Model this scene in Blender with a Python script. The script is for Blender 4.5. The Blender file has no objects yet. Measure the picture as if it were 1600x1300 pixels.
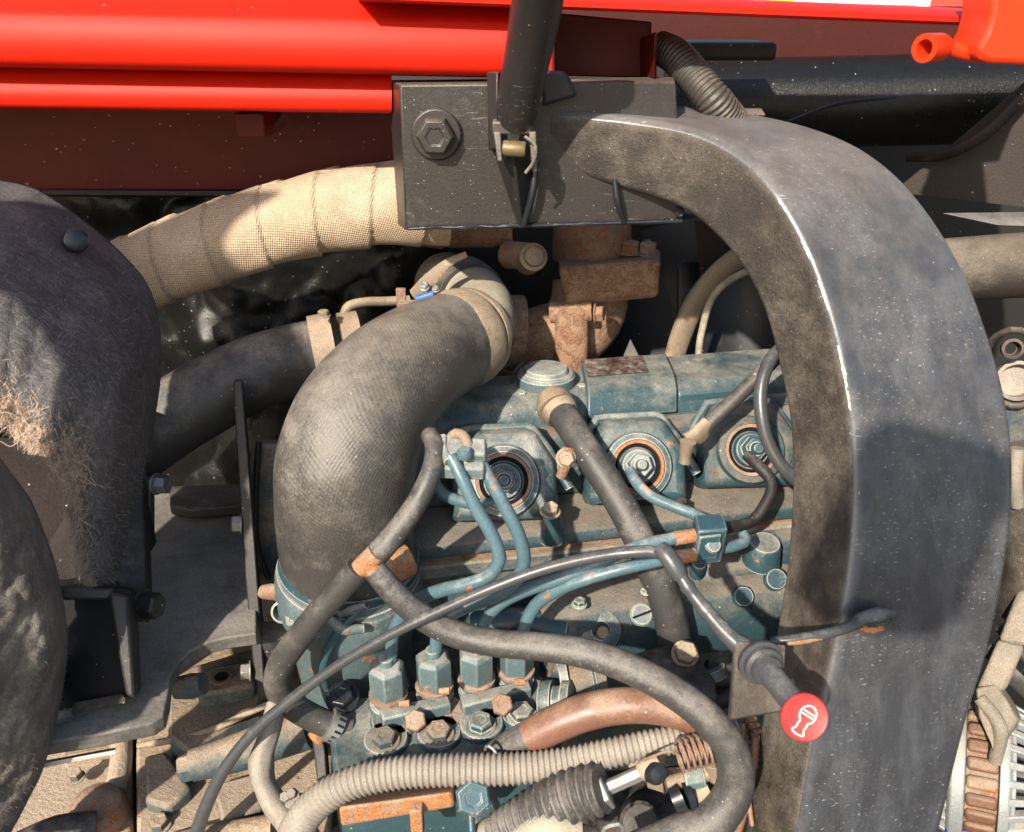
import bpy, bmesh, math, random
from mathutils import Vector, Matrix, noise
random.seed(7)
S = bpy.context.scene
COL = S.collection
R = math.radians

# ------------------------------------------------------------------ camera, world, sun
F = 1386.0                       # focal length in photo pixels
PITCH = R(25)
CAM = Vector((0, 0, 1.30))
cd = bpy.data.cameras.new('camera'); cam = bpy.data.objects.new('camera', cd); COL.objects.link(cam)
cam.location = CAM; cam.rotation_euler = (R(90) - PITCH, 0, 0)
cd.sensor_width = 36; cd.lens = F / 1600 * 36
cd.clip_start = 0.01; cd.clip_end = 400
cd.dof.use_dof = True; cd.dof.focus_distance = 0.60; cd.dof.aperture_fstop = 11
S.camera = cam
FW = Vector((0, math.cos(PITCH), -math.sin(PITCH))); UP = Vector((0, math.sin(PITCH), math.cos(PITCH))); RT = Vector((1, 0, 0))
def ray(px, py): return FW + RT * ((px - 800) / F) + UP * ((650 - py) / F)
def P(px, py, Y): r = ray(px, py); return CAM + r * (Y / r.y)            # on the vertical plane y=Y
def H(px, py, h): r = ray(px, py); return CAM + r * (h / r.z)            # on the horizontal plane h above the camera
def mpp(p): return (p - CAM).dot(FW) / F                                 # metres per photo pixel at p
SUN = ray(1320, 880).normalized()
w = bpy.data.worlds.new('World'); S.world = w; w.use_nodes = True
nt = w.node_tree; bg = nt.nodes['Background']; sky = nt.nodes.new('ShaderNodeTexSky')
sky.sky_type = 'NISHITA'; sky.sun_disc = False
sky.sun_elevation = math.asin(-SUN.z); sky.sun_rotation = math.atan2(-SUN.x, -SUN.y)
sky.air_density = 1.2; sky.dust_density = 1.5; sky.ozone_density = 1.0
nt.links.new(sky.outputs[0], bg.inputs[0]); bg.inputs[1].default_value = 0.115
sl = bpy.data.lights.new('sun', 'SUN'); sl.energy = 4.8; sl.angle = R(1.0); sl.color = (1, .90, .75)
so = bpy.data.objects.new('sun', sl); COL.objects.link(so); so.rotation_euler = SUN.to_track_quat('-Z', 'Y').to_euler(); so.location = (-1, -1, 4)
S.view_settings.view_transform = 'Standard'; S.view_settings.look = 'None'
S.view_settings.exposure = 0.92; S.view_settings.gamma = 1

# ------------------------------------------------------------------ materials
def M(name, col, rough=.5, metal=0, dust=.2, up=.5, dcol=(.36, .27, .17), ns=60, dmax=.85, spots=.0, scol=(.6, .55, .48), sscale=260,
      rust=0, rcol=(.38, .13, .035), rs=90, bump=.25, bs=500, bd=.0004, var=.25, coat=0, weave=None, streak=None, chips=None, spec=.5, scratch=0, sand=.35, wear=None, grain=.45, blot=1.0):
    m = bpy.data.materials.new(name); m.use_nodes = True
    t = m.node_tree; N = t.nodes; L = t.links; b = N['Principled BSDF']
    def n(ty, **k):
        x = N.new(ty)
        for a, v in k.items(): setattr(x, a, v)
        return x
    def math_(op, a, b_=None, c=None, clamp=False):
        x = n('ShaderNodeMath', operation=op, use_clamp=clamp)
        for i, v in enumerate((a, b_, c)):
            if v is None: continue
            if isinstance(v, (int, float)): x.inputs[i].default_value = v
            else: L.new(v, x.inputs[i])
        return x.outputs[0]
    def mix(f, a, b_):
        x = n('ShaderNodeMix', data_type='RGBA')
        for i, v in ((0, f), (6, a), (7, b_)):
            if isinstance(v, (int, float)): x.inputs[i].default_value = v
            elif isinstance(v, tuple): x.inputs[i].default_value = v + (1,)
            else: L.new(v, x.inputs[i])
        return x.outputs[2]
    def smooth(v, lo, hi):
        x = n('ShaderNodeMapRange', interpolation_type='SMOOTHSTEP'); L.new(v, x.inputs[0])
        x.inputs[1].default_value = lo; x.inputs[2].default_value = hi; return x.outputs[0]
    tc = n('ShaderNodeTexCoord'); geo = n('ShaderNodeNewGeometry'); oi = n('ShaderNodeObjectInfo')
    off = n('ShaderNodeVectorMath', operation='ADD'); L.new(tc.outputs['Object'], off.inputs[0])
    sc = n('ShaderNodeVectorMath', operation='SCALE'); L.new(oi.outputs['Random'], sc.inputs[3]); sc.inputs[0].default_value = (3.1, 1.7, 2.3)
    L.new(sc.outputs[0], off.inputs[1]); V = off.outputs[0]
    def noi(s, det=6, ro=.6, vec=None, dist=0):
        x = n('ShaderNodeTexNoise'); x.inputs['Scale'].default_value = s; x.inputs['Detail'].default_value = det
        x.inputs['Roughness'].default_value = ro; x.inputs['Distortion'].default_value = dist; L.new(vec or V, x.inputs['Vector']); return x.outputs[0]
    n1 = noi(ns, 9, .74); n2 = noi(ns * .27, 4, .55); n3 = noi(ns * 12, 3, .7)
    base = mix(math_('MULTIPLY', smooth(n2, .3, .7), var), col, tuple(c * .45 for c in col))
    base = mix(math_('MULTIPLY', smooth(n1, .45, .8), var), base, tuple(min(1, c * 1.5 + .01) for c in col))
    rgh = rough
    hgt = math_('MULTIPLY', noi(bs, 6, .65), 1.0)
    if streak:
        mp = n('ShaderNodeMapping'); L.new(V, mp.inputs[0]); mp.inputs['Scale'].default_value = streak[0]; mp.inputs['Rotation'].default_value = streak[3] if len(streak) > 3 else (0, 0, 0)
        s_ = noi(1, 6, .7, mp.outputs[0], .3)
        base = mix(smooth(s_, .42, .72), base, streak[1]); hgt = math_('ADD', hgt, math_('MULTIPLY', s_, streak[2]))
    if rust:
        rn = noi(rs, 7, .65, None, .6)
        rf = smooth(rn, .66 - rust * .34, .72 - rust * .30)
        rc = mix(smooth(n3, .35, .7), rcol, (rcol[0] * .35, rcol[1] * .35, rcol[2] * .5))
        rc = mix(math_('MULTIPLY', smooth(n1, .5, .8), .6), rc, (.60, .26, .08))
        base = mix(rf, base, rc); rgh = math_('MULTIPLY_ADD', rf, .9 - rough, rough); hgt = math_('ADD', hgt, math_('MULTIPLY', math_('MULTIPLY', rf, n3), 1.2))
        mt = math_('MULTIPLY', math_('SUBTRACT', 1.0, rf), metal)
    else: mt = metal
    dn = None
    if dust > -5:
        sx = n('ShaderNodeSeparateXYZ'); L.new(geo.outputs['Normal'], sx.inputs[0])
        v = math_('MULTIPLY_ADD', math_('SUBTRACT', n1, .5), 1.7 * blot, math_('MULTIPLY_ADD', sx.outputs[2], up, dust))
        v = math_('ADD', v, math_('MULTIPLY', math_('SUBTRACT', n3, .5), sand * 2))
        v = math_('ADD', v, math_('MULTIPLY', math_('SUBTRACT', n2, .5), .9 * blot))
        dn = math_('MULTIPLY', smooth(v, 0, 1.0), dmax)
        dc = mix(smooth(n3, .3, .7), dcol, tuple(c * .62 for c in dcol))
        dc = mix(smooth(n2, .35, .65), dc, tuple(c * k for c, k in zip(dcol, (1.05, 1.12, 1.25))))
        base = mix(dn, base, dc)
        rgh = math_('ADD', math_('MULTIPLY', dn, .95), math_('MULTIPLY', math_('SUBTRACT', 1.0, dn), rgh))
        mt = math_('MULTIPLY', math_('SUBTRACT', 1.0, dn), mt)
        hgt = math_('ADD', hgt, math_('MULTIPLY', math_('MULTIPLY', dn, n3), .9))
    if spots:
        vo = n('ShaderNodeTexVoronoi'); vo.inputs['Scale'].default_value = sscale; L.new(V, vo.inputs['Vector'])
        sr = n('ShaderNodeSeparateColor'); L.new(vo.outputs['Color'], sr.inputs[0])
        th = math_('MULTIPLY', math_('POWER', sr.outputs[0], 2.5), .17)
        on = math_('MULTIPLY', math_('LESS_THAN', vo.outputs['Distance'], th), math_('LESS_THAN', sr.outputs[1], spots))
        base = mix(math_('MULTIPLY', on, .55), base, scol)
    if scratch:
        mp = n('ShaderNodeMapping'); L.new(V, mp.inputs[0]); mp.inputs['Rotation'].default_value = (.3, .5, .9); mp.inputs['Scale'].default_value = (40, 900, 900)
        sn = noi(1, 3, .6, mp.outputs[0], .5); sf = math_('MULTIPLY', math_('MULTIPLY', smooth(sn, .63, .70), smooth(n2, .45, .58)), scratch)
        base = mix(sf, base, (.42, .42, .42))
    uv = n('ShaderNodeUVMap'); us = n('ShaderNodeSeparateXYZ'); L.new(uv.outputs[0], us.inputs[0])
    if weave:
        wdark = .12      # weave = (pitch in metres, strength, cross)
        k = 2 * math.pi / weave[0]
        a = math_('SINE', math_('MULTIPLY', math_('ADD', us.outputs[0], math_('MULTIPLY', us.outputs[1], .55)), k))
        c = math_('SINE', math_('MULTIPLY', math_('SUBTRACT', us.outputs[1], math_('MULTIPLY', us.outputs[0], .35)), k))
        wv = math_('MULTIPLY', a, c) if weave[2] else a
        hgt = math_('ADD', hgt, math_('MULTIPLY', wv, weave[1]))
        base = mix(math_('MULTIPLY', smooth(wv, -.2, -1), .16), base, tuple(c_ * .3 for c_ in dcol))
    if chips:      # pale primer along an edge, in uv: (u, width, v0, v1, colour)
        d = math_('ABSOLUTE', math_('SUBTRACT', us.outputs[0], chips[0]))
        cn = noi(70, 6, .75)
        f = math_('MULTIPLY', math_('LESS_THAN', math_('ADD', d, math_('MULTIPLY', math_('SUBTRACT', cn, .5), chips[1] * 5)), chips[1]),
                  math_('MULTIPLY', math_('GREATER_THAN', us.outputs[1], chips[2]), math_('LESS_THAN', us.outputs[1], chips[3])))
        f = math_('MULTIPLY', f, math_('GREATER_THAN', noi(55, 2), .50))
        base = mix(f, base, chips[4])
    if wear:
        bv = n('ShaderNodeBevel', samples=4); bv.inputs['Radius'].default_value = wear[0]
        dp = n('ShaderNodeVectorMath', operation='DOT_PRODUCT'); L.new(bv.outputs[0], dp.inputs[0]); L.new(geo.outputs['Normal'], dp.inputs[1])
        wn = math_('ADD', math_('SUBTRACT', 1.0, dp.outputs['Value']), math_('MULTIPLY', math_('SUBTRACT', noi(900, 5, .7), .5), .10))
        base = mix(math_('MULTIPLY', smooth(wn, .025, .075), wear[1]), base, wear[2])
    gn = noi(1500, 2, .8); gm = math_('MULTIPLY_ADD', math_('SUBTRACT', gn, .5), grain * 4, 1.0)
    gx = n('ShaderNodeVectorMath', operation='SCALE'); L.new(base, gx.inputs[0]); L.new(gm, gx.inputs[3]); base = gx.outputs[0]
    hgt = math_('ADD', hgt, math_('MULTIPLY', gn, .5))
    def put(sock, v):
        if isinstance(v, (int, float)): b.inputs[sock].default_value = v
        else: L.new(v, b.inputs[sock])
    L.new(base, b.inputs['Base Color']); put('Roughness', rgh); put('Metallic', mt)
    b.inputs['Specular IOR Level'].default_value = spec
    b.inputs['Coat Weight'].default_value = coat; b.inputs['Coat Roughness'].default_value = .12
    bp = n('ShaderNodeBump'); bp.inputs['Strength'].default_value = min(1, bump * 2); bp.inputs['Distance'].default_value = bd
    L.new(hgt, bp.inputs['Height']); L.new(bp.outputs[0], b.inputs['Normal'])
    return m

TAN = (.40, .29, .175)
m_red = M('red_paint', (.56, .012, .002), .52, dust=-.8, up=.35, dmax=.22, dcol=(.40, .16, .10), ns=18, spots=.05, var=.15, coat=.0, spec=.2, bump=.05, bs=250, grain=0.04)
m_red_shade = M('red_paint_shaded', (.085, .004, .002), .5, spec=.25, dust=-1.3, up=.5, dcol=(.16, .06, .035), spots=.12, var=.3, bump=.1, grain=0.12)  # the frame's red darkened, shade of the recess put into its colour
m_orange = M('orange_red_paint', (.60, .030, .003), .45, dust=-1, dmax=.2, var=.05, coat=.0, spec=.35, bump=.05, grain=0.04)
m_black = M('black_paint_dusty', (.022, .019, .018), .38, blot=.8, dust=-.02, up=.55, ns=35, dcol=(.20, .15, .11), spots=.4, sscale=520, bump=.2, scratch=.3)
m_blackd = M('black_paint_dull', (.016, .015, .015), .5, dust=-.2, up=.5, dcol=(.22, .17, .13), spots=.4, bump=.2)
m_blackc = M('black_paint_clean', (.012, .014, .018), .30, dust=-.5, up=.3, dcol=(.20, .17, .14), spots=.2, bump=.15, grain=0.25)
m_arch = M('arch_front_paint', (.036, .039, .046), .27, streak=((45, 45, 8), (.066, .072, .083), .02), dust=-.15, up=.95, dcol=(.26, .215, .175), ns=60, dmax=.50, spots=.2, scol=(.5, .5, .48), sscale=300, bump=.10, var=.2, scratch=.55, sand=.12, blot=.55, grain=.3,
           chips=(.0, .0021, .13, .285, (.62, .58, .45)))
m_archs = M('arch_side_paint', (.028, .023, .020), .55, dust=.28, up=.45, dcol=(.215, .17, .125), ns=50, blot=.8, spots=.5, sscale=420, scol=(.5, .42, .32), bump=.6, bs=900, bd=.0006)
m_rub = M('rubber_dusty', (.042, .041, .040), .38, dust=.10, up=.38, dcol=(.26, .22, .18), spots=.6, sscale=350, bump=.3)
m_rubd = M('rubber_dark', (.038, .037, .037), .48, dust=.02, up=.45, dcol=(.24, .20, .16), spots=.4, bump=.2)
m_bighose = M('woven_rubber', (.046, .043, .041), .36, dust=.10, up=.50, dcol=(.30, .255, .195), ns=40, spots=.35, sscale=260, scol=(.5, .44, .32), bump=.30, bd=.0004, weave=(.0030, .32, True), blot=.7)
m_cabl = M('cable_plastic', (.050, .052, .056), .32, dust=-.2, up=.4, dcol=(.3, .27, .22), bump=.1)
m_teal = M('teal_paint', (.028, .064, .078), .36, dust=-.05, up=.55, dcol=(.38, .33, .25), ns=45, dmax=.75, spots=.25, rust=.10, bump=.25, var=.35, wear=(.0015, .8, (.56, .54, .46)))
m_teald = M('teal_paint_dirty', (.022, .052, .064), .42, dust=-.02, up=.85, dcol=(.22, .175, .13), ns=40, dmax=.9, spots=.25, rust=.12, bump=.4, bs=300, bd=.0008)
m_tealc = M('teal_paint_clean', (.028, .068, .088), .34, dust=-.30, up=.45, dcol=(.40, .36, .28), ns=70, dmax=.6, rust=.15, bump=.2, var=.3, wear=(.0015, .8, (.56, .54, .46)))
m_tealp = M('teal_paint_pale', (.080, .120, .130), .45, dust=.0, up=.6, dcol=(.42, .38, .31), ns=80, dmax=.8, spots=.3, scol=(.7, .72, .66), rust=.2, bump=.4, wear=(.0015, .8, (.56, .54, .46)))
m_pipe = M('teal_pipe', (.070, .125, .150), .33, dust=-.18, up=.5, dcol=(.45, .42, .36), ns=90, dmax=.7, rust=.14, bump=.15, var=.3)
m_rust = M('rusty_cast_iron', (.28, .165, .105), .85, dust=.42, up=.35, dcol=(.42, .27, .165), rust=.55, rcol=(.33, .16, .085), bump=.8, bs=350, bd=.0012, spots=.2)
m_rustb = M('bright_rust', (.27, .17, .11), .85, dust=.05, dcol=(.36, .25, .16), rust=.72, rcol=(.44, .165, .05), rs=140, bump=.6)
m_rusty = M('rusty_steel', (.20, .13, .095), .7, metal=.1, dust=.15, dcol=(.35, .25, .17), rust=.5, rcol=(.30, .125, .06), bump=.5)
m_wrap = M('heat_wrap_cloth', (.42, .31, .21), .9, dust=.3, up=.3, dcol=(.54, .42, .29), ns=40, dmax=.75, bump=.45, bd=.0006, weave=(.0027, .6, True), var=.4, spots=.0)
m_felt = M('felt_insulation', (.125, .118, .122), .95, dust=-.35, up=.35, dcol=(.26, .21, .17), ns=30, dmax=.5, bump=.9, bs=700, bd=.0015, var=.6, spec=.1,
           streak=((160, 1100, 160), (.21, .188, .185), 1.2, (0, .7, .5)))
m_felto = M('felt_worn', (.24, .22, .20), .95, dust=.15, up=.5, dcol=(.42, .34, .25), ns=35, dmax=.7, bump=.9, bs=250, bd=.003, var=.7, spec=.1)
m_fray = M('frayed_fibre', (.50, .38, .29), .95, dust=-.2, dcol=(.5, .38, .28), var=.6, bump=.1, spec=.1)
m_fibre = M('felt_fibre', (.19, .175, .17), .95, dust=-.9, var=.6, bump=.1, spec=.1)
m_floor = M('dusty_plate', (.07, .066, .06), .6, dust=.15, up=.45, dcol=(.235, .21, .17), ns=30, dmax=.9, bump=.5, bs=300, spots=.15, scol=(.12, .1, .09), streak=((25, 90, 90), (.13, .115, .10), .4))
m_tan = M('dust_caked_casting', (.16, .13, .10), .85, dust=.75, up=.45, dcol=(.40, .295, .20), ns=28, dmax=.95, bump=.55, bs=260, bd=.0012, spots=.25, scol=(.15, .1, .07), sscale=160, rust=.12)
m_tealg = M('grey_teal_casting', (.035, .065, .078), .55, dust=.25, up=.5, dcol=(.40, .29, .19), ns=30, dmax=.9, bump=.5, bs=260, bd=.001, spots=.2)
m_steel = M('zinc_steel', (.33, .33, .31), .48, metal=.7, dust=-.25, up=.5, dcol=(.42, .36, .28), dmax=.6, bump=.2, rust=.05)
m_tanm = M('dusty_zinc', (.21, .165, .12), .55, metal=.3, dust=.2, up=.5, dcol=(.38, .28, .18), bump=.4, rust=.12)
m_redk = M('red_underside_shaded', (.045, .006, .004), .6, spec=.25, dust=-.8, dcol=(.10, .05, .04), spots=.1, grain=.2)  # same red darker still, with the shade under the rail in its colour
m_wind = M('brown_windings', (.11, .055, .032), .5, dust=.1, up=.4, blot=.4, dcol=(.34, .22, .14), bump=.15)
m_greyt = M('dusty_cast_alloy', (.22, .19, .15), .6, metal=.2, dust=.1, up=.5, dcol=(.38, .30, .21), bump=.5, bs=260, bd=.001)
m_pit = M('pocket_shade_black', (.005, .005, .006), .7, spec=.2, dust=-1.5, spots=.2, bump=.05)  # black paint taken darker to stand for the shade deep in the pocket
m_brass = M('dull_brass', (.16, .12, .06), .5, metal=.4, dust=-.1, bump=.2)
m_greym = M('grey_dusty_metal', (.10, .09, .08), .5, metal=.3, dust=.1, dcol=(.30, .24, .18), bump=.3)
m_alu = M('alternator_alloy', (.24, .26, .265), .5, metal=.3, dust=.0, up=.5, dcol=(.42, .35, .26), ns=60, bump=.3)
m_brown = M('sun_browned_hose', (.15, .072, .050), .35, dust=.02, up=.55, dcol=(.38, .25, .16), spots=.4, bump=.2, ns=50)
m_corr = M('grey_conduit', (.20, .175, .15), .55, dust=.15, up=.4, dcol=(.37, .30, .22), ns=50, dmax=.7, bump=.2)
m_tcon = M('dusty_black_conduit', (.05, .045, .04), .45, dust=-.05, up=.4, dcol=(.34, .26, .18), bump=.3)
m_elbow = M('dusty_elbow_rubber', (.14, .12, .09), .65, dust=.5, up=.3, dcol=(.42, .36, .25), ns=50, dmax=.85, bump=.4)
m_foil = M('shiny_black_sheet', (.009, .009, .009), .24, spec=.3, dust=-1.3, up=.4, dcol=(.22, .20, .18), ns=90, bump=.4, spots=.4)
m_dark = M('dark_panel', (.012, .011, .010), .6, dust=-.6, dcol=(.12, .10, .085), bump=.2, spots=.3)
m_darkb = M('dark_brown_panel', (.018, .011, .009), .55, spec=.25, dust=-.75, dcol=(.11, .07, .05), spots=.4, sscale=260, bump=.3)
m_fan = M('black_shroud_plastic', (.018, .02, .024), .5, dust=-.25, up=.3, dcol=(.22, .18, .13), spots=.2, bump=.3, bs=250)
m_label = M('worn_label', (.045, .022, .016), .5, dust=-.1, up=.35, dcol=(.5, .42, .32), ns=240, dmax=.95, sand=.1, bump=.5)
m_knob = M('red_knob_plastic', (.60, .035, .035), .5, dust=-.15, dmax=.4, var=.1, bump=.1, grain=0.05)
m_white = M('white_print', (.85, .80, .74), .5, dust=-1.2, var=.1, bump=.1, grain=0.05)
m_blue = M('blue_plastic', (.05, .16, .45), .4, dust=-.4, bump=.1)
m_chipw = M('pale_primer', (.62, .58, .45), .6, dust=-.6, bump=.2)
m_soil = M('dry_soil', (.22, .17, .12), .95, dust=-1, ns=2, bump=.5, bs=40, bd=.01, var=.5, grain=0.3)
m_pale = M('pale_wall_paint', (.75, .74, .72), .7, dust=-1, var=.1, ns=3, grain=0.02)
m_yellow = M('yellow_paint', (.75, .50, .03), .4, dust=-1, var=.1)

# ------------------------------------------------------------------ object helpers
LOC = {}
def tag(o, label=None, cat=None, group=None, kind=None):
    if label: o['label'] = label
    if cat: o['category'] = cat
    if group: o['group'] = group
    if kind: o['kind'] = kind
    return o
def thing(name, label, cat, base, group=None):
    o = bpy.data.objects.new(name, None); COL.objects.link(o); o.location = base; o.empty_display_size = .02
    LOC[o] = Vector(base); return tag(o, label, cat, group)
class MB:
    def __init__(s): s.v = []; s.f = []; s.uv = []; s.mi = []; s.cur = 0
    def add(s, vs, fs, uvs=None):
        b = len(s.v); s.v += [Vector(v) for v in vs]
        for i, f in enumerate(fs):
            s.f.append([b + k for k in f]); s.uv.append(uvs[i] if uvs else [(0, 0)] * len(f)); s.mi.append(s.cur)
        return s
    # ---- rings lofted along a path
    def rings(s, rings, uvr=None, cap=True, closed=True):
        n = len(rings[0]); vs = [v for r in rings for v in r]; fs = []; us = []
        for i in range(len(rings) - 1):
            for j in range(n if closed else n - 1):
                k = (j + 1) % n
                fs.append([i * n + j, i * n + k, (i + 1) * n + k, (i + 1) * n + j])
                if uvr: us.append([uvr[i][j], uvr[i][j + 1], uvr[i + 1][j + 1], uvr[i + 1][j]])
                else: us.append([(0, 0)] * 4)
        if cap and closed:
            fs.append(list(range(n))[::-1]); us.append([(0, 0)] * n)
            o = (len(rings) - 1) * n; fs.append([o + j for j in range(n)]); us.append([(0, 0)] * n)
        return s.add(vs, fs, us)
    def tube(s, pts, seg=20, ds=None, corr=None, cap=True, dr=None, world=False, uvscale=1, flat=1):
        """pts (px,py,Y,width_px) or, world=True, (Vector, radius)"""
        if world: ps = [(Vector(p), r) for p, r in pts]
        else:
            ps = []
            for x, y, Y, wd in pts:
                p = P(x, y, Y); ps.append((p, wd / 2 * mpp(p)))
        dense = []; m = len(ps)
        if m == 2: dense = [(ps[0][0].lerp(ps[1][0], i / 24), ps[0][1] + (ps[1][1] - ps[0][1]) * i / 24) for i in range(25)]
        else:
            g = lambda i: ps[max(0, min(m - 1, i))]
            for i in range(m - 1):
                a, b, c, d = g(i - 1), g(i), g(i + 1), g(i + 2)
                if i == 0: a = (b[0] * 2 - c[0], b[1])
                if i == m - 2: d = (c[0] * 2 - b[0], c[1])
                # centripetal-ish tangents
                l1 = (c[0] - b[0]).length; l0 = (b[0] - a[0]).length + 1e-9; l2 = (d[0] - c[0]).length + 1e-9
                t0 = (b[0] - a[0]) / l0 + ((c[0] - b[0]) / l1 - (b[0] - a[0]) / l0) * (l0 / (l0 + l1)); t1 = (c[0] - b[0]) / l1 + ((d[0] - c[0]) / l2 - (c[0] - b[0]) / l1) * (l1 / (l1 + l2))
                for k in range(24 + (i == m - 2)):
                    u = k / 24; u2 = u * u; u3 = u2 * u
                    q = b[0] * (2 * u3 - 3 * u2 + 1) + t0 * l1 * (u3 - 2 * u2 + u) + c[0] * (3 * u2 - 2 * u3) + t1 * l1 * (u3 - u2)
                    dense.append((q, b[1] + (c[1] - b[1]) * (3 * u2 - 2 * u3 if False else u)))
        L = [0]
        for i in range(1, len(dense)): L.append(L[-1] + (dense[i][0] - dense[i - 1][0]).length)
        T = L[-1]
        if corr: ds = corr[0] / 6
        if ds is None: ds = max(.0025, min(.006, T / 20))
        n = max(2, int(T / ds)); out = []; j = 0
        for i in range(n + 1):
            t = T * i / n
            while j < len(L) - 2 and L[j + 1] < t: j += 1
            u = (t - L[j]) / max(1e-9, L[j + 1] - L[j]); out.append((dense[j][0].lerp(dense[j + 1][0], u), dense[j][1] * (1 - u) + dense[j + 1][1] * u, t))
        rings = []; uvr = []; nrm = None; prev = None
        for i, (p, r, t) in enumerate(out):
            tg = (out[min(n, i + 1)][0] - out[max(0, i - 1)][0]).normalized()
            if nrm is None:
                a = Vector((0, 0, 1)) if abs(tg.z) < .9 else Vector((1, 0, 0)); nrm = (a - tg * a.dot(tg)).normalized()
            else: nrm = (nrm - tg * nrm.dot(tg)).normalized()
            bi = tg.cross(nrm)
            if corr: r = r * (1 - corr[1] * (0.5 - 0.5 * math.cos(2 * math.pi * t / corr[0])) ** corr[2])
            rg = []; ur = []
            for k in range(seg + 1):
                a = 2 * math.pi * k / seg
                rr = r + (dr(t, a, T) if dr else 0)
                if k < seg: rg.append(p + nrm * math.cos(a) * rr + bi * math.sin(a) * rr * flat)
                ur.append((a * r * uvscale, t * uvscale))
            rings.append(rg); uvr.append(ur)
        s.last = out
        return s.rings(rings, uvr, cap)
    # ---- lathe: profile [(radius, height)] round axis dir from point p
    def lathe(s, p, d, prof, seg=28, phase=0, cap=True):
        d = Vector(d).normalized(); a = Vector((0, 0, 1)) if abs(d.z) < .9 else Vector((1, 0, 0))
        x = (a - d * a.dot(d)).normalized(); y = d.cross(x); p = Vector(p)
        return s.rings([[p + d * h + (x * math.cos(phase + 2 * math.pi * k / seg) + y * math.sin(phase + 2 * math.pi * k / seg)) * r for k in range(seg)] for r, h in prof], None, cap)
    # ---- polygon extruded by a vector
    def prism(s, pts, vec):
        n = len(pts); a = [Vector(p) for p in pts]; b = [p + Vector(vec) for p in a]
        return s.add(a + b, [list(range(n)), [n + i for i in range(n)][::-1]] + [[i, i + n, (i + 1) % n + n, (i + 1) % n] for i in range(n)])
    def hexa(s, a, b):
        return s.add(list(a) + list(b), [[0, 1, 2, 3], [7, 6, 5, 4], [0, 4, 5, 1], [1, 5, 6, 2], [2, 6, 7, 3], [3, 7, 4, 0]])
    def box(s, c, x, y, z):
        c, x, y, z = map(Vector, (c, x, y, z)); x = x / 2; y = y / 2; z = z / 2
        return s.hexa([c - x - y - z, c + x - y - z, c + x + y - z, c - x + y - z], [c - x - y + z, c + x - y + z, c + x + y + z, c - x + y + z])
    def hexbolt(s, p, d, r, h=None, washer=True, phase=0, wr=1.25, dome=True):
        h = h or r * .9; d = Vector(d).normalized(); p = Vector(p); t = 0
        if washer: s.lathe(p, d, [(r * wr, 0), (r * wr, r * .12), (r * wr * .94, r * .2), (r * .5, r * .2)], 24); t = r * .16
        s.lathe(p + d * t, d, [(r, 0), (r, h - r * .14), (r * .86, h), (r * .5, h), (r * .45, h - r * .05)], 6, phase); return s
    def grid(s, fn, nu, nv):
        vs = [fn(i / nu, j / nv) for j in range(nv + 1) for i in range(nu + 1)]
        return s.add(vs, [[j * (nu + 1) + i, j * (nu + 1) + i + 1, (j + 1) * (nu + 1) + i + 1, (j + 1) * (nu + 1) + i] for j in range(nv) for i in range(nu)])
    def build(s, name, mat, parent=None, bevel=0, label=None, kind=None, ang=38, solid=0, disp=None, sub=0):
        mn = Vector((min(v.x for v in s.v), min(v.y for v in s.v), min(v.z for v in s.v))); mx = Vector((max(v.x for v in s.v), max(v.y for v in s.v), max(v.z for v in s.v)))
        c = (mn + mx) / 2
        me = bpy.data.meshes.new(name); me.from_pydata([v - c for v in s.v], [], s.f)
        ul = me.uv_layers.new(name='UVMap'); k = 0
        for u in s.uv:
            for q in u: ul.data[k].uv = q; k += 1
        mats = mat if isinstance(mat, (list, tuple)) else [mat]
        for m_ in mats: me.materials.append(m_)
        if len(mats) > 1:
            for i, p_ in enumerate(me.polygons): p_.material_index = s.mi[i]
        bm = bmesh.new(); bm.from_mesh(me)
        if not solid and s.f and len(s.f) < 60000: bmesh.ops.recalc_face_normals(bm, faces=bm.faces)
        for f in bm.faces: f.smooth = True
        ca = R(ang)
        for e in bm.edges:
            if len(e.link_faces) == 2 and e.calc_face_angle(0) > ca: e.smooth = False
        bm.to_mesh(me); bm.free()
        o = bpy.data.objects.new(name, me); COL.objects.link(o)
        o.location = c - (LOC[parent] if parent else Vector((0, 0, 0))); o.parent = parent; LOC[o] = c
        if solid: md = o.modifiers.new('thickness', 'SOLIDIFY'); md.thickness = solid; md.offset = 0
        if bevel:
            md = o.modifiers.new('edge', 'BEVEL'); md.width = bevel; md.segments = 2; md.limit_method = 'ANGLE'; md.angle_limit = R(32); md.harden_normals = False
        if sub: md = o.modifiers.new('smooth', 'SUBSURF'); md.levels = sub; md.render_levels = sub
        return tag(o, label, None, None, kind)
def nz(p, s=1.0, seed=0): return noise.noise(Vector(p) * s + Vector((seed * 7.3, seed * 3.1, seed * 1.7)))
Vv = Vector
TOCAM = lambda p: (CAM - p).normalized()
def quadY(pts, Y): return [P(x, y, Y) for x, y in pts]
def quadH(pts, h): return [H(x, y, h) for x, y in pts]
def bolt(parent, px, py, Y, axis, wpx, mat, washer=True, h=None, name='bolt', phase=.3, label=None, wr=1.25):
    p = P(px, py, Y); r = wpx / 2 * mpp(p)
    return MB().hexbolt(p, axis, r, h and h * r, washer, phase, wr).build(name, mat, parent, .0004, label)
FR = (0, -1, 0); UPV = (0, 0, 1)
def loft(secs): return MB().rings(secs)

# ================================================================== SETTING
g = MB().box((0, 40, -.02), (160, 0, 0), (0, 160, 0), (0, 0, .04)).build('ground', m_soil); tag(g, kind='structure')

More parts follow.
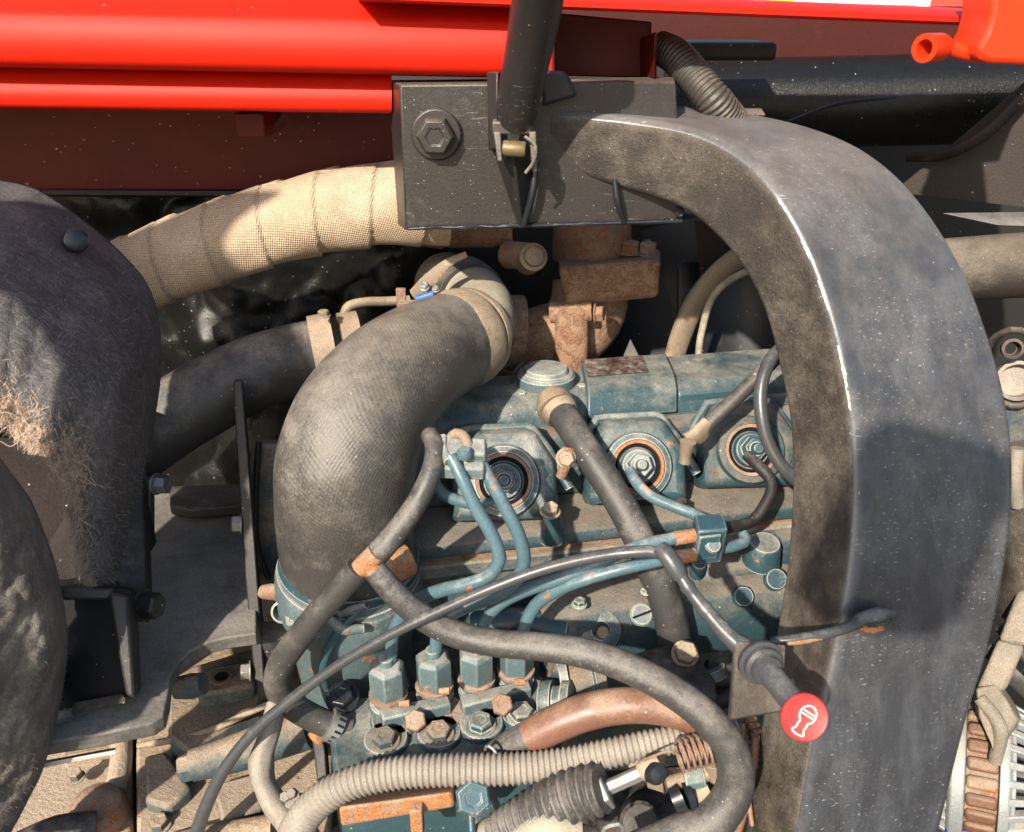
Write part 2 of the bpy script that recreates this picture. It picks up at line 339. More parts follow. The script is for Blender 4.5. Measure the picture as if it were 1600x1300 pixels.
# ================================================================== RED MACHINE FRAME
def rail(prof, x0, x1, slope):
    return loft([[P(x, y + slope * (x + 90), Y) for y, Y in prof] for x in (x0, (x0 + x1) / 2, x1)])
fr = thing('machine_frame', 'red painted machine frame spanning the top left behind the engine bay', 'frame', P(300, 290, .72))
rail([(-60, .600), (-4, .590), (12, .572), (22, .568), (60, .566), (88, .566), (98, .569), (103, .576), (105, .66), (-60, .66)], -700, 800, .019).build('upper_rail', m_red, fr, ang=50)
rail([(100, .60), (118, .590), (140, .586), (160, .586), (167, .589), (169, .68), (100, .68)], -700, 612, .012).build('lower_rail', m_red, fr, ang=50)
rail([(168, .72), (296, .72), (298, .73), (298, .90), (168, .90)], -160, 700, .0).build('recessed_panel', m_red_shade, fr)
rail([(296, .705), (303, .704), (306, .73), (298, .75)], -160, 640, .006).build('panel_lip', m_darkb, fr)
MB().box(P(408, 188, .655), (.020, 0, 0), (0, .06, 0), (0, 0, .016)).build('tab', m_red_shade, fr, .001)
# right hand lip and underside
rp = thing('hinge_rail', 'long glossy red rail running along the top edge over the dark recess', 'rail', P(1200, 30, .60))
loft([[P(x, y + (x - 780) * .0395, Y) for y, Y in ((-16, .575), (-2, .548), (6, .546), (11, .549), (11, .66), (-16, .66))] for x in (560, 1150, 1640)]).build('rail_lip', m_red, rp, ang=60)
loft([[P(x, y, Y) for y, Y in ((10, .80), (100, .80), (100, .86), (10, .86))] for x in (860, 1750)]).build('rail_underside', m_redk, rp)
MB().hexa(quadY([(866, 20), (1018, 34), (1018, 122), (866, 118)], .63), quadY([(866, 20), (1018, 34), (1018, 122), (866, 118)], .66)).build('web_plate', m_red_shade, rp, .001)
MB().hexa([P(1000, 60, .63), P(1022, 50, .585), P(1022, 122, .585), P(1000, 122, .63)], [P(1003, 60, .64), P(1026, 50, .59), P(1026, 122, .59), P(1003, 122, .64)]).build('rib_plate', m_red_shade, rp, .0008)
MB().hexa(quadY([(853, 40), (864, 40), (864, 112), (853, 112)], .57), quadY([(853, 40), (864, 40), (864, 112), (853, 112)], .62)).build('edge_strip', m_red, rp, .001)

# orange hooked bracket, top right
hb = thing('hooked_bracket', 'bright orange-red curled bracket with a small pipe eye, cut by the top right corner', 'bracket', P(1560, 100, .50))
pts = [(1650, -60), (1552, -60), (1549, 20), (1540, 52), (1526, 76), (1530, 94), (1545, 99), (1650, 104)]
MB().prism(quadY(pts, .500), (0, .035, 0)).build('curled_plate', m_orange, hb, .003)
MB().tube([(1484, 74, .515, 26), (1505, 80, .515, 26), (1530, 86, .515, 24)], 20).build('pipe_arm', m_orange, hb)
p = P(1470, 74, .512); MB().lathe(p, (-.8, -.6, 0), [(.0045, 0), (.0068, 0), (.0072, .002), (.0072, .016), (.0045, .016), (.0045, 0)], 24, cap=False).build('pipe_eye', m_orange, hb)

# background seen in the slit above the rail
bgp = thing('far_wall', 'pale sunlit wall far beyond the machine, glimpsed above the top rail', 'wall', (3, 14, 0))
MB().box((4, 14.1, 2.2), (22, 0, 0), (0, .3, 0), (0, 0, 4.4)).build('wall_face', m_pale, bgp)
for i in range(9): MB().box((1.0 + i * 1.1, 13.93, 1.1), (.7, 0, 0), (0, .05, 0), (0, 0, .35)).build('window', m_blue if i % 3 else m_dark, bgp)
fm = thing('parked_machine', 'blurred red and yellow machine standing beyond the top rail', 'machine', (4, 8.2, 0))
MB().box((4.3, 8.2, 1.1), (1.3, 0, 0), (0, .8, 0), (0, 0, 1.3)).build('body', m_orange, fm, .05)
MB().box((2.25, 8.3, 1.25), (.22, 0, 0), (0, .3, 0), (0, 0, .9)).build('boom', m_yellow, fm, .03)
for x in (3.9, 4.7): MB().lathe((x, 7.7, .35), (0, 1, 0), [(.15, 0), (.35, 0), (.35, .9), (.15, .9)], 28).build('wheel', m_dark, fm)

# dark interior behind everything
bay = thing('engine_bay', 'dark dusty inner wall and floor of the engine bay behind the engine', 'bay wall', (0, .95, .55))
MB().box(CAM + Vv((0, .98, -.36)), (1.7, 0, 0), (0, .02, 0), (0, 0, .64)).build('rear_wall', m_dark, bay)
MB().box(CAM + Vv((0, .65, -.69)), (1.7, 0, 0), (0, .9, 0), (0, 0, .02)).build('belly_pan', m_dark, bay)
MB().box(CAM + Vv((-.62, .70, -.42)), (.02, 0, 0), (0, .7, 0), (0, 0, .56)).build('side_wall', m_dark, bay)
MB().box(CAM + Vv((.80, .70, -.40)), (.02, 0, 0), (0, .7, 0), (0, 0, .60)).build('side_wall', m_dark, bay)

# rounded black counterweight tank and dusty cover at the right
tk = thing('black_tank', 'long rounded black tank in the shaded recess below the red rail', 'tank', P(1300, 230, .78))
MB().tube([(1040, 165, .80, 135), (1380, 158, .79, 135), (1620, 150, .78, 140)], 40).build('tank_shell', m_foil, tk)
MB().box(P(1120, 78, .70), (.075, 0, 0), (0, .05, 0), (0, 0, .012)).build('top_cover', m_dark, tk, .003)
MB().tube([(1230, 190, .705, 5), (1300, 165, .70, 6), (1400, 152, .70, 4)], 8).build('seam_bead', m_blackc, tk)
cg = thing('curved_guard', 'dark brown speckled guard plate curving up to the right edge', 'guard', P(1500, 330, .70))
MB().hexa([P(1395, 300, .70), P(1500, 215, .70), P(1680, 60, .68), P(1700, 335, .66)], [P(1395, 300, .72), P(1500, 215, .72), P(1680, 60, .70), P(1700, 335, .68)]).build('guard_plate', m_darkb, cg)
MB().tube([(1660, 80, .67, 22), (1590, 160, .67, 22), (1530, 215, .67, 22), (1480, 240, .68, 20), (1415, 246, .70, 16)], 14, flat=.5).build('rolled_edge', m_darkb, cg)
MB().hexa([P(1470, 333, .62), P(1700, 330, .62), P(1700, 358, .60), P(1560, 352, .60)], [P(1470, 333, .66), P(1700, 330, .66), P(1700, 358, .64), P(1560, 352, .64)]).build('bottom_lip', m_floor, cg, .002)
tag(MB().tube([(1440, 425, .61, 98), (1540, 418, .60, 100), (1700, 408, .59, 104)], 36).build('horizontal_pipe', m_archs), 'thick dusty horizontal pipe emerging right of the black arch', 'pipe')

# ================================================================== MOUNTING BRACKET
br = thing('mounting_bracket', 'black speckled mounting bracket with one big bolt at the top centre', 'bracket', P(850, 357, .56))
MB().hexa(quadY([(624, 132), (1055, 128), (1068, 345), (634, 360)], .560), quadY([(606, 125), (1055, 120), (1068, 340), (622, 352)], .606)).build('face_plate', m_black, br, .0012)
MB().hexa([P(760, 112, .552), P(778, 112, .545), P(775, 232, .545), P(763, 235, .552)], [P(768, 112, .562), P(784, 112, .562), P(784, 235, .562), P(768, 235, .562)]).build('side_tab', m_black, br, .001)
MB().hexa(quadY([(845, 108), (885, 112), (902, 150), (848, 166)], .548), quadY([(845, 108), (885, 112), (902, 150), (848, 166)], .60)).build('stop_block', m_blackd, br, .002)
MB().hexa(quadY([(880, 124), (1050, 126), (1056, 166), (900, 166)], .58), quadY([(880, 124), (1050, 126), (1056, 166), (900, 166)], .64)).build('rear_ledge', m_black, br, .002)
MB().rings([[P(930, 151, .566), P(1000, 150, .566), P(1005, 140, .60), P(935, 140, .60)], [P(930, 164, .562), P(1002, 163, .562), P(1010, 158, .61), P(935, 158, .61)]]).build('pressed_boss', m_archs, br, .003)
# gusset under the strut
MB().hexa([P(770, 235, .556), P(838, 232, .556), P(826, 352, .556), P(808, 350, .556)], [P(792, 232, .532), P(802, 232, .530), P(816, 352, .552), P(812, 352, .552)]).build('gusset', m_blackd, br, .001)
MB().tube([(838, 250, .550, 10), (832, 300, .548, 12), (818, 352, .551, 9)], 10).build('weld_bead', m_blackc, br)
MB().tube([(960, 280, .550, 8), (965, 315, .549, 12), (975, 348, .552, 8)], 10).build('weld_bead', m_blackc, br)
MB().tube([(636, 357, .557, 6), (800, 353, .557, 7), (1066, 345, .557, 6)], 8, dr=lambda t, a, T: .0006 * noise.noise(Vv((t * 300, a, 0)))).build('drip_edge', m_blackc, br)
bo = bolt(br, 682, 210, .558, (0, -1, 0), 60, m_black, h=.95, wr=1.32, phase=.5)
bolt(br, 1062, 332, .558, (0, -1, 0), 14, m_blackc, wr=1.2)

# ================================================================== GAS STRUT
gs = thing('gas_strut', 'black gas strut leaning down to the bracket at the top centre', 'strut', P(803, 240, .535))
MB().tube([(852, -90, .46, 88), (840, 0, .485, 82), (806, 178, .528, 66), (804, 188, .530, 58)], 40).build('cylinder', m_black, gs)
p0 = P(803, 192, .531)
MB().box(p0 + Vv((-.0012, 0, -.002)), (.022, 0, 0), (0, .016, 0), (0, -.002, .007)).build('clevis', m_greym, gs, .001)
for sx, l in ((-.0115, .020), (.0085, .026)): MB().hexa([p0 + Vv((sx, -.008, -.004)), p0 + Vv((sx + .004, -.008, -.004)), p0 + Vv((sx + .005, -.010, -l)), p0 + Vv((sx + .002, -.010, -l))], [p0 + Vv((sx, .006, -.004)), p0 + Vv((sx + .004, .006, -.004)), p0 + Vv((sx + .005, .004, -l)), p0 + Vv((sx + .002, .004, -l))]).build('prong', m_greym, gs, .0008)
MB().lathe(p0 + Vv((-.010, -.004, -.013)), (1, -.15, -.05), [(.0042, .004), (.0045, .005), (.0045, .016), (.0038, .017)], 18).build('pin', m_brass, gs)
MB().tube([(p0 + Vv((.006, -.012, -.006)), .0010), (p0 + Vv((.0115, -.013, -.010)), .0011), (p0 + Vv((.011, -.013, -.020)), .0011), (p0 + Vv((.0065, -.013, -.026)), .0010)], 8, world=True).build('spring_clip', m_greym, gs)

# ================================================================== BLACK ARCH
st = [((850, 262), (864, 172), (905, 161), .565, .557, .64), ((960, 292), (985, 184), (1040, 163), .556, .546, .63), ((1060, 325), (1085, 203), (1180, 178), .54, .53, .61),
      ((1120, 372), (1160, 243), (1290, 205), .525, .512, .585), ((1165, 430), (1215, 303), (1370, 245), .51, .492, .56), ((1195, 495), (1260, 383), (1440, 312), .50, .476, .54),
      ((1217, 580), (1292, 472), (1507, 418), .492, .461, .517), ((1232, 660), (1318, 572), (1553, 540), .483, .446, .497), ((1236, 760), (1333, 675), (1580, 655), .473, .433, .478),
      ((1228, 880), (1335, 790), (1586, 765), .458, .418, .458), ((1213, 980), (1325, 900), (1574, 885), .443, .403, .438), ((1195, 1090), (1300, 1030), (1548, 1012), .428, .388, .418),
      ((1178, 1190), (1272, 1160), (1512, 1132), .413, .373, .403), ((1160, 1310), (1245, 1310), (1470, 1302), .398, .358, .388), ((1140, 1430), (1222, 1470), (1430, 1460), .385, .347, .373)]
def cr(a, b, c, d, u): return 0.5 * ((2 * b) + (-a + c) * u + (2 * a - 5 * b + 4 * c - d) * u * u + (-a + 3 * b - 3 * c + d) * u ** 3)
W = [[P(*s[k], s[3 + k]) for k in range(3)] for s in st]
rows = []
for i in range(len(W) - 1):
    g_ = lambda q: W[max(0, min(len(W) - 1, q))]
    for k in range(8 + (i == len(W) - 2)): rows.append([cr(g_(i - 1)[c], g_(i)[c], g_(i + 1)[c], g_(i + 2)[c], k / 8) for c in range(3)])
rings = []; uvr = []; vv = 0; prev = None
for A, B, C in rows:
    D = A + C - B
    if prev is not None: vv += (B - prev).length
    prev = B
    cs = [A, B, C, D]; rad = [.005, .0085, .006, .006]; ring = []; uu = []
    for q in range(4):
        c0, c1, c2 = cs[q - 1], cs[q], cs[(q + 1) % 4]; e0 = (c0 - c1).normalized(); e1 = (c2 - c1).normalized(); r_ = rad[q]
        for s_ in range(7):
            a = s_ / 6; pt = (c1 + e0 * r_) * (1 - a) ** 2 + c1 * 2 * a * (1 - a) + (c1 + e1 * r_) * a * a
            ring.append(pt); uu.append((pt - B).length * (-1 if q == 0 or (q == 1 and s_ < 3) else 1) if q < 3 else .2)
    rings.append(ring); uvr.append([(x, vv) for x in uu] + [(uu[0], vv)])
ar = thing('arch_frame', 'large black curved square-tube arch dominating the right side', 'frame', P(1300, 1300, .40))
mb = MB(); mb.rings(rings, uvr)
n_ = 28
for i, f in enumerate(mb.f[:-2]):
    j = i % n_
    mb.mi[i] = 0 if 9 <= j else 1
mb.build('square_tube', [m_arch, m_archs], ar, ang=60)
# welded wire hook on the arch
hk = thing('wire_hook', 'short grey rod with rusty weld blob sticking to the front of the black arch', 'hook', P(1368, 985, .395))
MB().tube([(1205, 1003, .375, 15), (1240, 999, .374, 16), (1300, 988, .377, 17), (1345, 972, .386, 19)], 14).build('rod', m_cabl, hk)
MB().tube([(1334, 976, .384, 17), (1350, 968, .388, 25), (1372, 963, .392, 29), (1392, 962, .397, 22)], 18, dr=lambda t, a, T: .0006 * noise.noise(Vv((t * 200, a * 2, 4)))).build('weld_blob', m_arch, hk)
MB().tube([(1347, 980, .383, 8), (1358, 984, .386, 13), (1378, 981, .390, 9)], 10, dr=lambda t, a, T: .0006 * noise.noise(Vv((t * 400, a * 2, 1)))).build('rust_patch', m_rustb, hk)
MB().tube([(1228, 1006, .3705, 6), (1255, 1003, .371, 7), (1285, 997, .3735, 5)], 8).build('rust_patch', m_rustb, hk)

# ================================================================== HEAT WRAPPED PIPE
def wrapdr(t, a, T):
    ph = ((t + .0045 * a) / .040) % 1
    return (ph - .5) * .0022 + .0018 * noise.noise(Vv((t * 30, math.cos(a) * 1.3, math.sin(a) * 1.3)))
tag(MB().tube([(120, 470, .635, 118), (215, 428, .645, 122), (330, 384, .65, 124), (430, 350, .655, 124), (530, 327, .66, 126), (630, 318, .665, 128), (700, 318, .67, 128)], 72, ds=.0012, dr=wrapdr).build('wrapped_exhaust_pipe', m_wrap, ang=80),
    'thick pipe wound in tan woven heat wrap under the red frame', 'pipe')
tag(MB().tube([(640, 352, .72, 66), (720, 352, .72, 70), (800, 350, .72, 72)], 32, dr=wrapdr).build('exhaust_stub', m_rusty), 'short brown pipe stub below the black bracket next to the tan wrap', 'pipe')

# crinkled black sheet behind
def crink(x0, x1, y0, y1, Y, amp, sc):
    def fn(u, v):
        p = P(x0 + (x1 - x0) * u, y0 + (y1 - y0) * v, Y)
        q = p * sc
        a = noise.noise(q * .7) + .5 * abs(noise.noise(q * 1.6)) + .12 * abs(noise.noise(q * 4.1 + Vv((3, 1, 2))))
        return p + Vv((0, -a * amp, a * amp * .4))
    return MB().grid(fn, 110, 70)
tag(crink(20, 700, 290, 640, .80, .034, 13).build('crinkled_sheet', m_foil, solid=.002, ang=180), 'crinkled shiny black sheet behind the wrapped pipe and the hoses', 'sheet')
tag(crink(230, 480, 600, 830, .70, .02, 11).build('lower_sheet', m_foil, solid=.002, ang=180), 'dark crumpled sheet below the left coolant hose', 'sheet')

# ================================================================== LEFT COOLANT HOSE
ch = thing('coolant_hose', 'smooth dark grey coolant hose curving left behind the thin upright plate', 'hose', P(330, 720, .60))
MB().tube([(160, 735, .57, 120), (240, 672, .58, 122), (320, 622, .595, 120), (400, 582, .61, 116), (470, 560, .625, 112), (560, 545, .64, 108)], 44).build('hose_body', m_rubd, ch)
MB().tube([(490, 552, .618, 117), (524, 546, .622, 117)], 44).build('hose_clamp', m_tanm, ch)
MB().tube([(534, 545, .622, 112), (563, 541, .626, 112)], 44).build('clamp_strap', m_tanm, ch)
bolt(ch, 506, 494, .60, UPV, 18, m_tanm, name='clamp_bolt')
tag(MB().tube([(536, 505, .63, 14), (543, 480, .63, 15), (570, 472, .635, 15), (600, 471, .64, 15), (640, 469, .645, 15)], 14).build('vent_pipe', m_tanm), 'thin dusty bent pipe between the wrapped pipe and the big hose', 'pipe')
cb = thing('clip_bracket', 'small rusty clip bracket at the top of the big woven hose', 'bracket', P(630, 475, .62))
MB().box(P(627, 465, .62), (.007, 0, 0), (0, .004, 0), (0, 0, .014)).build('upright', m_rusty, cb, .0005)
MB().box(P(640, 474, .615), (.016, 0, 0), (0, .008, 0), (0, 0, .003)).build('foot', m_rusty, cb, .0005)

# ================================================================== BIG INTAKE HOSE
ih = thing('intake_hose', 'big black woven rubber intake hose curving down in the centre left', 'hose', P(545, 890, .50))
def bigdr(t, a, T): return .0009 * noise.noise(Vv((t * 18, math.cos(a) * 1.5, math.sin(a) * 1.5)))
MB().tube([(546, 872, .501, 208), (541, 840, .498, 209), (539, 780, .494, 214), (543, 720, .497, 219), (560, 665, .507, 213), (596, 612, .527, 197), (645, 569, .556, 178), (690, 543, .588, 162), (726, 526, .61, 148)], 96, ds=.0018, dr=bigdr).build('hose_body', m_bighose, ih, ang=80)
MB().tube([(540, 846, .498, 211), (541, 858, .499, 212), (542, 864, .500, 210)], 64, cap=False).build('lower_cuff', m_rubd, ih) if False else None
MB().tube([(708, 534, .600, 156), (713, 532, .602, 159), (724, 528, .609, 158), (728, 526, .612, 150)], 64).build('hose_clamp', m_tanm, ih)
MB().tube([(730, 525, .611, 149), (735, 523, .615, 148)], 64).build('clamp_band', m_tanm, ih)
er = thing('intake_elbow', 'dusty tan rubber elbow joining the upper end of the woven hose', 'hose', P(750, 500, .62))
MB().tube([(726, 527, .610, 138), (743, 514, .620, 122), (751, 492, .637, 108), (744, 472, .66, 102), (724, 456, .69, 102), (696, 446, .73, 102)], 56).build('elbow_body', m_elbow, er)
MB().tube([(738, 466, .667, 110), (726, 457, .682, 112), (719, 453, .690, 110)], 56).build('end_cuff', m_rubd, er)
lv = thing('clamp_lever', 'curved tan clamp lever with a blue button above the rubber elbow', 'clamp', P(660, 460, .62))
mb = MB(); Lp = [(646, 462, .625, 20), (664, 446, .62, 26), (684, 426, .617, 22), (700, 411, .615, 14), (729, 397, .615, 9)]
mb.tube(Lp, 16, flat=.28).build('lever_arm', m_tanm, lv, ang=60)
MB().box(P(664, 462, .605), (.013, 0, .004), (0, .006, 0), (0, 0, .003)).build('button', m_blue, lv, .0008)
bolt(lv, 663, 448, .607, (0, -.6, .8), 14, m_steel, name='rivet')
bolt(lv, 681, 452, .607, (0, -.6, .8), 10, m_steel, name='rivet')

# ================================================================== ENGINE
EX = Vv((1, .2, 0)).normalized(); EB = Vv((-.2, 1, 0)).normalized()
def E(px, py, v): r = ray(px, py); return CAM + r * (v / (r.y - .2 * r.x))
def exx(px, py, v): return E(px, py, v).x
def eprof(prof, x0, x1, n=2): return loft([[CAM + Vv((x, v + .2 * x, h)) for v, h in prof] for x in [x0 + (x1 - x0) * i / (n - 1) for i in range(n)]])
en = thing('engine', 'teal painted dusty diesel engine filling the middle of the picture', 'engine', CAM + Vv((.08, .58, -.60)))
# block and head
eprof([(.66, -.335), (.532, -.335), (.524, -.338), (.522, -.343), (.522, -.347), (.66, -.347)], -.135, .36).build('cylinder_head_flange', m_teald, en, .0012)
eprof([(.66, -.347), (.527, -.347), (.527, -.352), (.66, -.352)], -.135, .36).build('head_gasket', m_rusty, en)
eprof([(.66, -.352), (.520, -.352), (.519, -.362), (.535, -.366), (.54, -.60), (.66, -.60)], -.135, .36).build('engine_block', m_tealg, en, .0015)
eprof([(.66, -.285), (.600, -.285), (.582, -.290), (.574, -.305), (.570, -.336), (.66, -.336)], -.13, .36).build('cylinder_head', m_teald, en, .003)
eprof([(.652, -.2675), (.612, -.2675), (.600, -.273), (.594, -.280), (.592, -.288), (.652, -.288)], -.13, .36).build('valve_cover', m_teal, en, .002)
x0 = exx(917, 600, .60); x1 = exx(1052, 580, .62)
vc = eprof([(.656, -.2605), (.612, -.2605), (.602, -.263), (.595, -.269), (.592, -.275), (.588, -.2835), (.656, -.2835)], x0, x1, 3).build('valve_cover_hump', m_teal, en, .002)
eprof([(.652, -.2603), (.617, -.2603), (.617, -.2595), (.652, -.2595)], x0 + .002, x0 + .050).build('data_plate', m_label, vc)
eprof([(.660, -.2645), (.606, -.2645), (.597, -.271), (.594, -.29), (.660, -.29)], x1 + .0005, .36).build('valve_cover_end', m_teal, en, .002)
# oil filler
oc = thing('oil_filler_cap', 'round dusty teal oil filler cap on top of the valve cover', 'cap', P(853, 610, .61))
pc = E(853, 596, .628)
MB().lathe(pc + Vv((0, 0, -.004)), UPV, [(.021, 0), (.0225, .002), (.0225, .010), (.0205, .012), (.018, .0125), (.016, .0155), (.004, .0165), (.0005, .0165)], 40).build('cap_disc', m_tealp, oc, ang=30)
fl = MB().prism([pc + EX * x + EB * y + Vv((0, 0, -.014)) for x, y in ((-.020, -.022), (.022, -.022), (.036, -.010), (.034, .018), (-.020, .018), (-.034, .006), (-.034, -.012))], (0, 0, .010)); fl.build('filler_base', m_teald, en, .0025)
for dx, dy in ((-.022, -.015), (.026, -.010)): MB().hexbolt(pc + EX * dx + EB * dy + Vv((0, 0, -.004)), UPV, .0036, .003).build('bolt', m_tealp, en, .0003)
# bosses round the injectors
AX = Vv((.02, -.86, .52)).normalized(); BU = Vv((1, .06, 0)); BU = (BU - AX * BU.dot(AX)).normalized(); BV = AX.cross(BU) * -1
if BV.z < 0: BV = -BV
def boss(px, py, v, sc, mat, ringmat):
    c = E(px, py, v); k = mpp(c) * sc
    base = [(-70, -52), (-70, 24), (-42, 68), (42, 68), (70, 24), (70, -52)]
    def ring(q, dz, dy=0): return [c + BU * x * k * q + BV * (y * q + dy) * k + AX * dz for x, y in base]
    b = MB().rings([ring(1.12, -.045, 4), ring(1.08, -.012, 3), ring(1.02, -.002), ring(.90, .004)]).build('injector_boss', mat, en, .004)
    r = 39 * k
    MB().lathe(c - AX * .004, AX, [(r * 1.32, 0), (r * 1.30, .009), (r * 1.22, .0115), (r * 1.0, .0120), (r * 1.0, .004)], 44, cap=False).build('raised_rim', mat, b)
    MB().lathe(c - AX * .001, AX, [(r * 1.02, 0), (r * 1.02, .0070), (r * .97, .0085), (r * .86, .0085), (r * .84, .004)], 44, cap=False).build('rust_ring', ringmat, b)
    MB().lathe(c, AX, [(r * .86, 0), (r * .86, .0045), (r * .80, .0060), (r * .72, .0045), (r * .70, .001), (0.0003, .001)], 40, cap=False).build('rubber_seal', m_blackc, b)
    j = MB().lathe(c, AX, [(r * .66, 0), (r * .66, .008), (r * .60, .0105), (r * .42, .0105)], 36)
    j.lathe(c + AX * .0105, AX, [(r * .46, 0), (r * .46, .008), (r * .40, .0095), (r * .18, .0095)], 6, .3)
    j.lathe(c + AX * .0195, AX, [(r * .24, 0), (r * .22, .004), (r * .16, .006)], 20)
    j.build('injector', m_tealp if ringmat is m_rustb else m_tealc, b, .0004)
    # cast rib frame over the boss
    q = [(-84, 8), (-74, 44), (-52, 74), (40, 76), (62, 46), (92, -12)]
    pts = [(c + BU * x * k + BV * y * k + AX * (-.010), 7 * k) for x, y in q]
    rb = []
    for i in range(len(pts) - 1):
        for s_ in (0, .12, .5, .88): rb.append((pts[i][0].lerp(pts[i + 1][0], s_), pts[i][1]))
    rb.append(pts[-1]); MB().tube(rb, 12, world=True).build('cast_rib', m_teal, en)
    return c, k
c1, k1 = boss(787, 752, .545, 1.14, m_teal, m_rusty)
c2, k2 = boss(995, 729, .548, 1.07, m_teal, m_rustb)
c3, k3 = boss(1170, 704, .556, 1.06, m_teald, m_rusty)
# little tab nut between bosses, head bolts
bolt(en, 860, 800, .515, (0, -.3, .95), 26, m_tanm, h=.9)
MB().lathe(E(862, 836, .522), (0, -.12, 1), [(.0085, -.004), (.0075, .006), (.0062, .018), (.0062, .0205)], 24).build('bolt_boss', m_teal, en)
bolt(en, 1064, 790, .54, UPV, 20, m_blackd)
bolt(en, 884, 716, .54, (0, -.9, .4), 26, m_tanm, name='drain_nut')
MB().tube([(888, 700, .545, 22), (884, 725, .54, 18), (876, 745, .54, 16)], 14).build('stud', m_rusty, en)
MB().tube([(1075, 690, .54, 26), (1071, 712, .54, 18), (1070, 722, .54, 20)], 14).build('glow_plug', m_tanm, en)
# intake manifold
xm = exx(845, 940, .49)
mf = eprof([(.56, -.380), (.505, -.380), (.492, -.384), (.485, -.395), (.484, -.425), (.490, -.436), (.56, -.44)], xm, .30, 3).build('intake_manifold', m_teald, en, .003)
eprof([(.54, -.372), (.512, -.372), (.505, -.378), (.505, -.384), (.54, -.384)], exx(1085, 880, .51), exx(1185, 880, .51)).build('manifold_pad', m_teald, en, .003)
FN = Vv((.0, -.80, .6)).normalized()
def plug(px, py, v, wpx, prof, mat, name, d=FN, seg=30):
    p = E(px, py, v); r = wpx / 2 * mpp(p); return MB().lathe(p, d, [(a * r, b * r) for a, b in prof], seg).build(name, mat, mf)
plug(938, 985, .487, 62, [(1.3, -1.2), (1.2, -.2), (1, 0), (1, .25), (.9, .32), (.45, .32), (.42, .1), (.01, .1)], m_teal, 'plug_boss')
plug(942, 988, .480, 20, [(1, 0), (.9, .4), (.01, .45)], m_tanm, 'plug_screw')
plug(1002, 960, .488, 36, [(1, -.6), (1, .2), (.85, .35), (.01, .35)], m_tealp, 'slotted_plug')
pp = E(1002, 960, .4855); MB().box(pp + FN * .0022, (.012, 0, .006), FN * .0022, (-.0006, 0, .0018)).build('plug_slot', m_blackc, mf)
plug(1161, 932, .487, 32, [(1.1, -.5), (1, .2), (.9, .35), (.01, .35)], m_tealc, 'core_plug')
plug(1212, 905, .487, 34, [(1.1, -.5), (1, .2), (.9, .35), (.01, .35)], m_tealc, 'core_plug')
plug(1195, 850, .50, 50, [(1.2, -1.5), (1, 0), (.9, .15), (.01, .15)], m_teal, 'cast_boss', Vv((0, -.2, 1)))
plug(1232, 830, .52, 54, [(1.2, -1.5), (1, 0), (.9, .15), (.01, .15)], m_teald, 'cast_boss', Vv((0, -.2, 1)))
bolt(mf, 905, 945, .50, UPV, 20, m_teal); bolt(mf, 1010, 925, .49, UPV, 16, m_tealp)
MB().tube([(735, 975, .50, 40), (820, 972, .50, 44), (880, 985, .50, 48)], 24).build('manifold_runner', m_tealc, mf)
# intake inlet casting under the big hose
ic = MB(); ic.tube([(548, 868, .502, 214), (548, 905, .504, 220), (550, 945, .509, 208), (552, 1000, .515, 182), (566, 1060, .520, 176), (590, 1120, .525, 170)], 56)
inl = ic.build('inlet_casting', m_tealp, en, ang=60)
MB().tube([(546, 884, .502, 222), (546, 894, .503, 228), (548, 925, .505, 228), (549, 934, .507, 216)], 64).build('inlet_collar', m_tealp, inl, ang=40)
MB().tube([(547, 864, .5015, 214), (547, 876, .5025, 220)], 64).build('clamp_band', m_tealc, inl)
MB().tube([(600, 893, .468, 50), (622, 882, .470, 52), (640, 874, .474, 50)], 28).build('rusty_port', m_rustb, inl)
MB().tube([(572, 945, .432 + .02, 12), (530, 985, .45, 14), (505, 1040, .452, 14), (510, 1075, .46, 12)], 14).build('cast_web', m_tealc, inl)
MB().tube([(513, 968, .452, 16), (535, 982, .449, 20), (568, 982, .452, 14)], 14).build('cast_lug', m_tealp, inl)
MB().tube([(533, 960, .452, 10), (552, 952, .449, 14), (570, 946, .452, 9)], 14).build('cast_lug', m_tealp, inl)
# raised cast lettering on the collar
tcv = bpy.data.curves.new('cast_lettering', 'FONT'); tcv.body = 'BRIDGE'; tcv.size = .0085; tcv.extrude = .0006
to = bpy.data.objects.new('tmp', tcv); COL.objects.link(to); dg = bpy.context.evaluated_depsgraph_get(); me = bpy.data.meshes.new_from_object(to.evaluated_get(dg)); bpy.data.objects.remove(to)
pa = P(545, 908, .504); r_ = 114 * mpp(pa); ax = UPV
cc = P(547, 912, .504); mb = MB(); vs = []
for v in me.vertices:
    ang_ = -.80 + v.co.x / r_ * 1.0; zz = v.co.y - .006
    vs.append(cc + Vv((math.sin(ang_) * (r_ + .0003 + v.co.z), -math.cos(ang_) * (r_ + .0003 + v.co.z), zz)))
mb.add(vs, [list(p_.vertices) for p_ in me.polygons]).build('cast_lettering', m_tealp, inl)

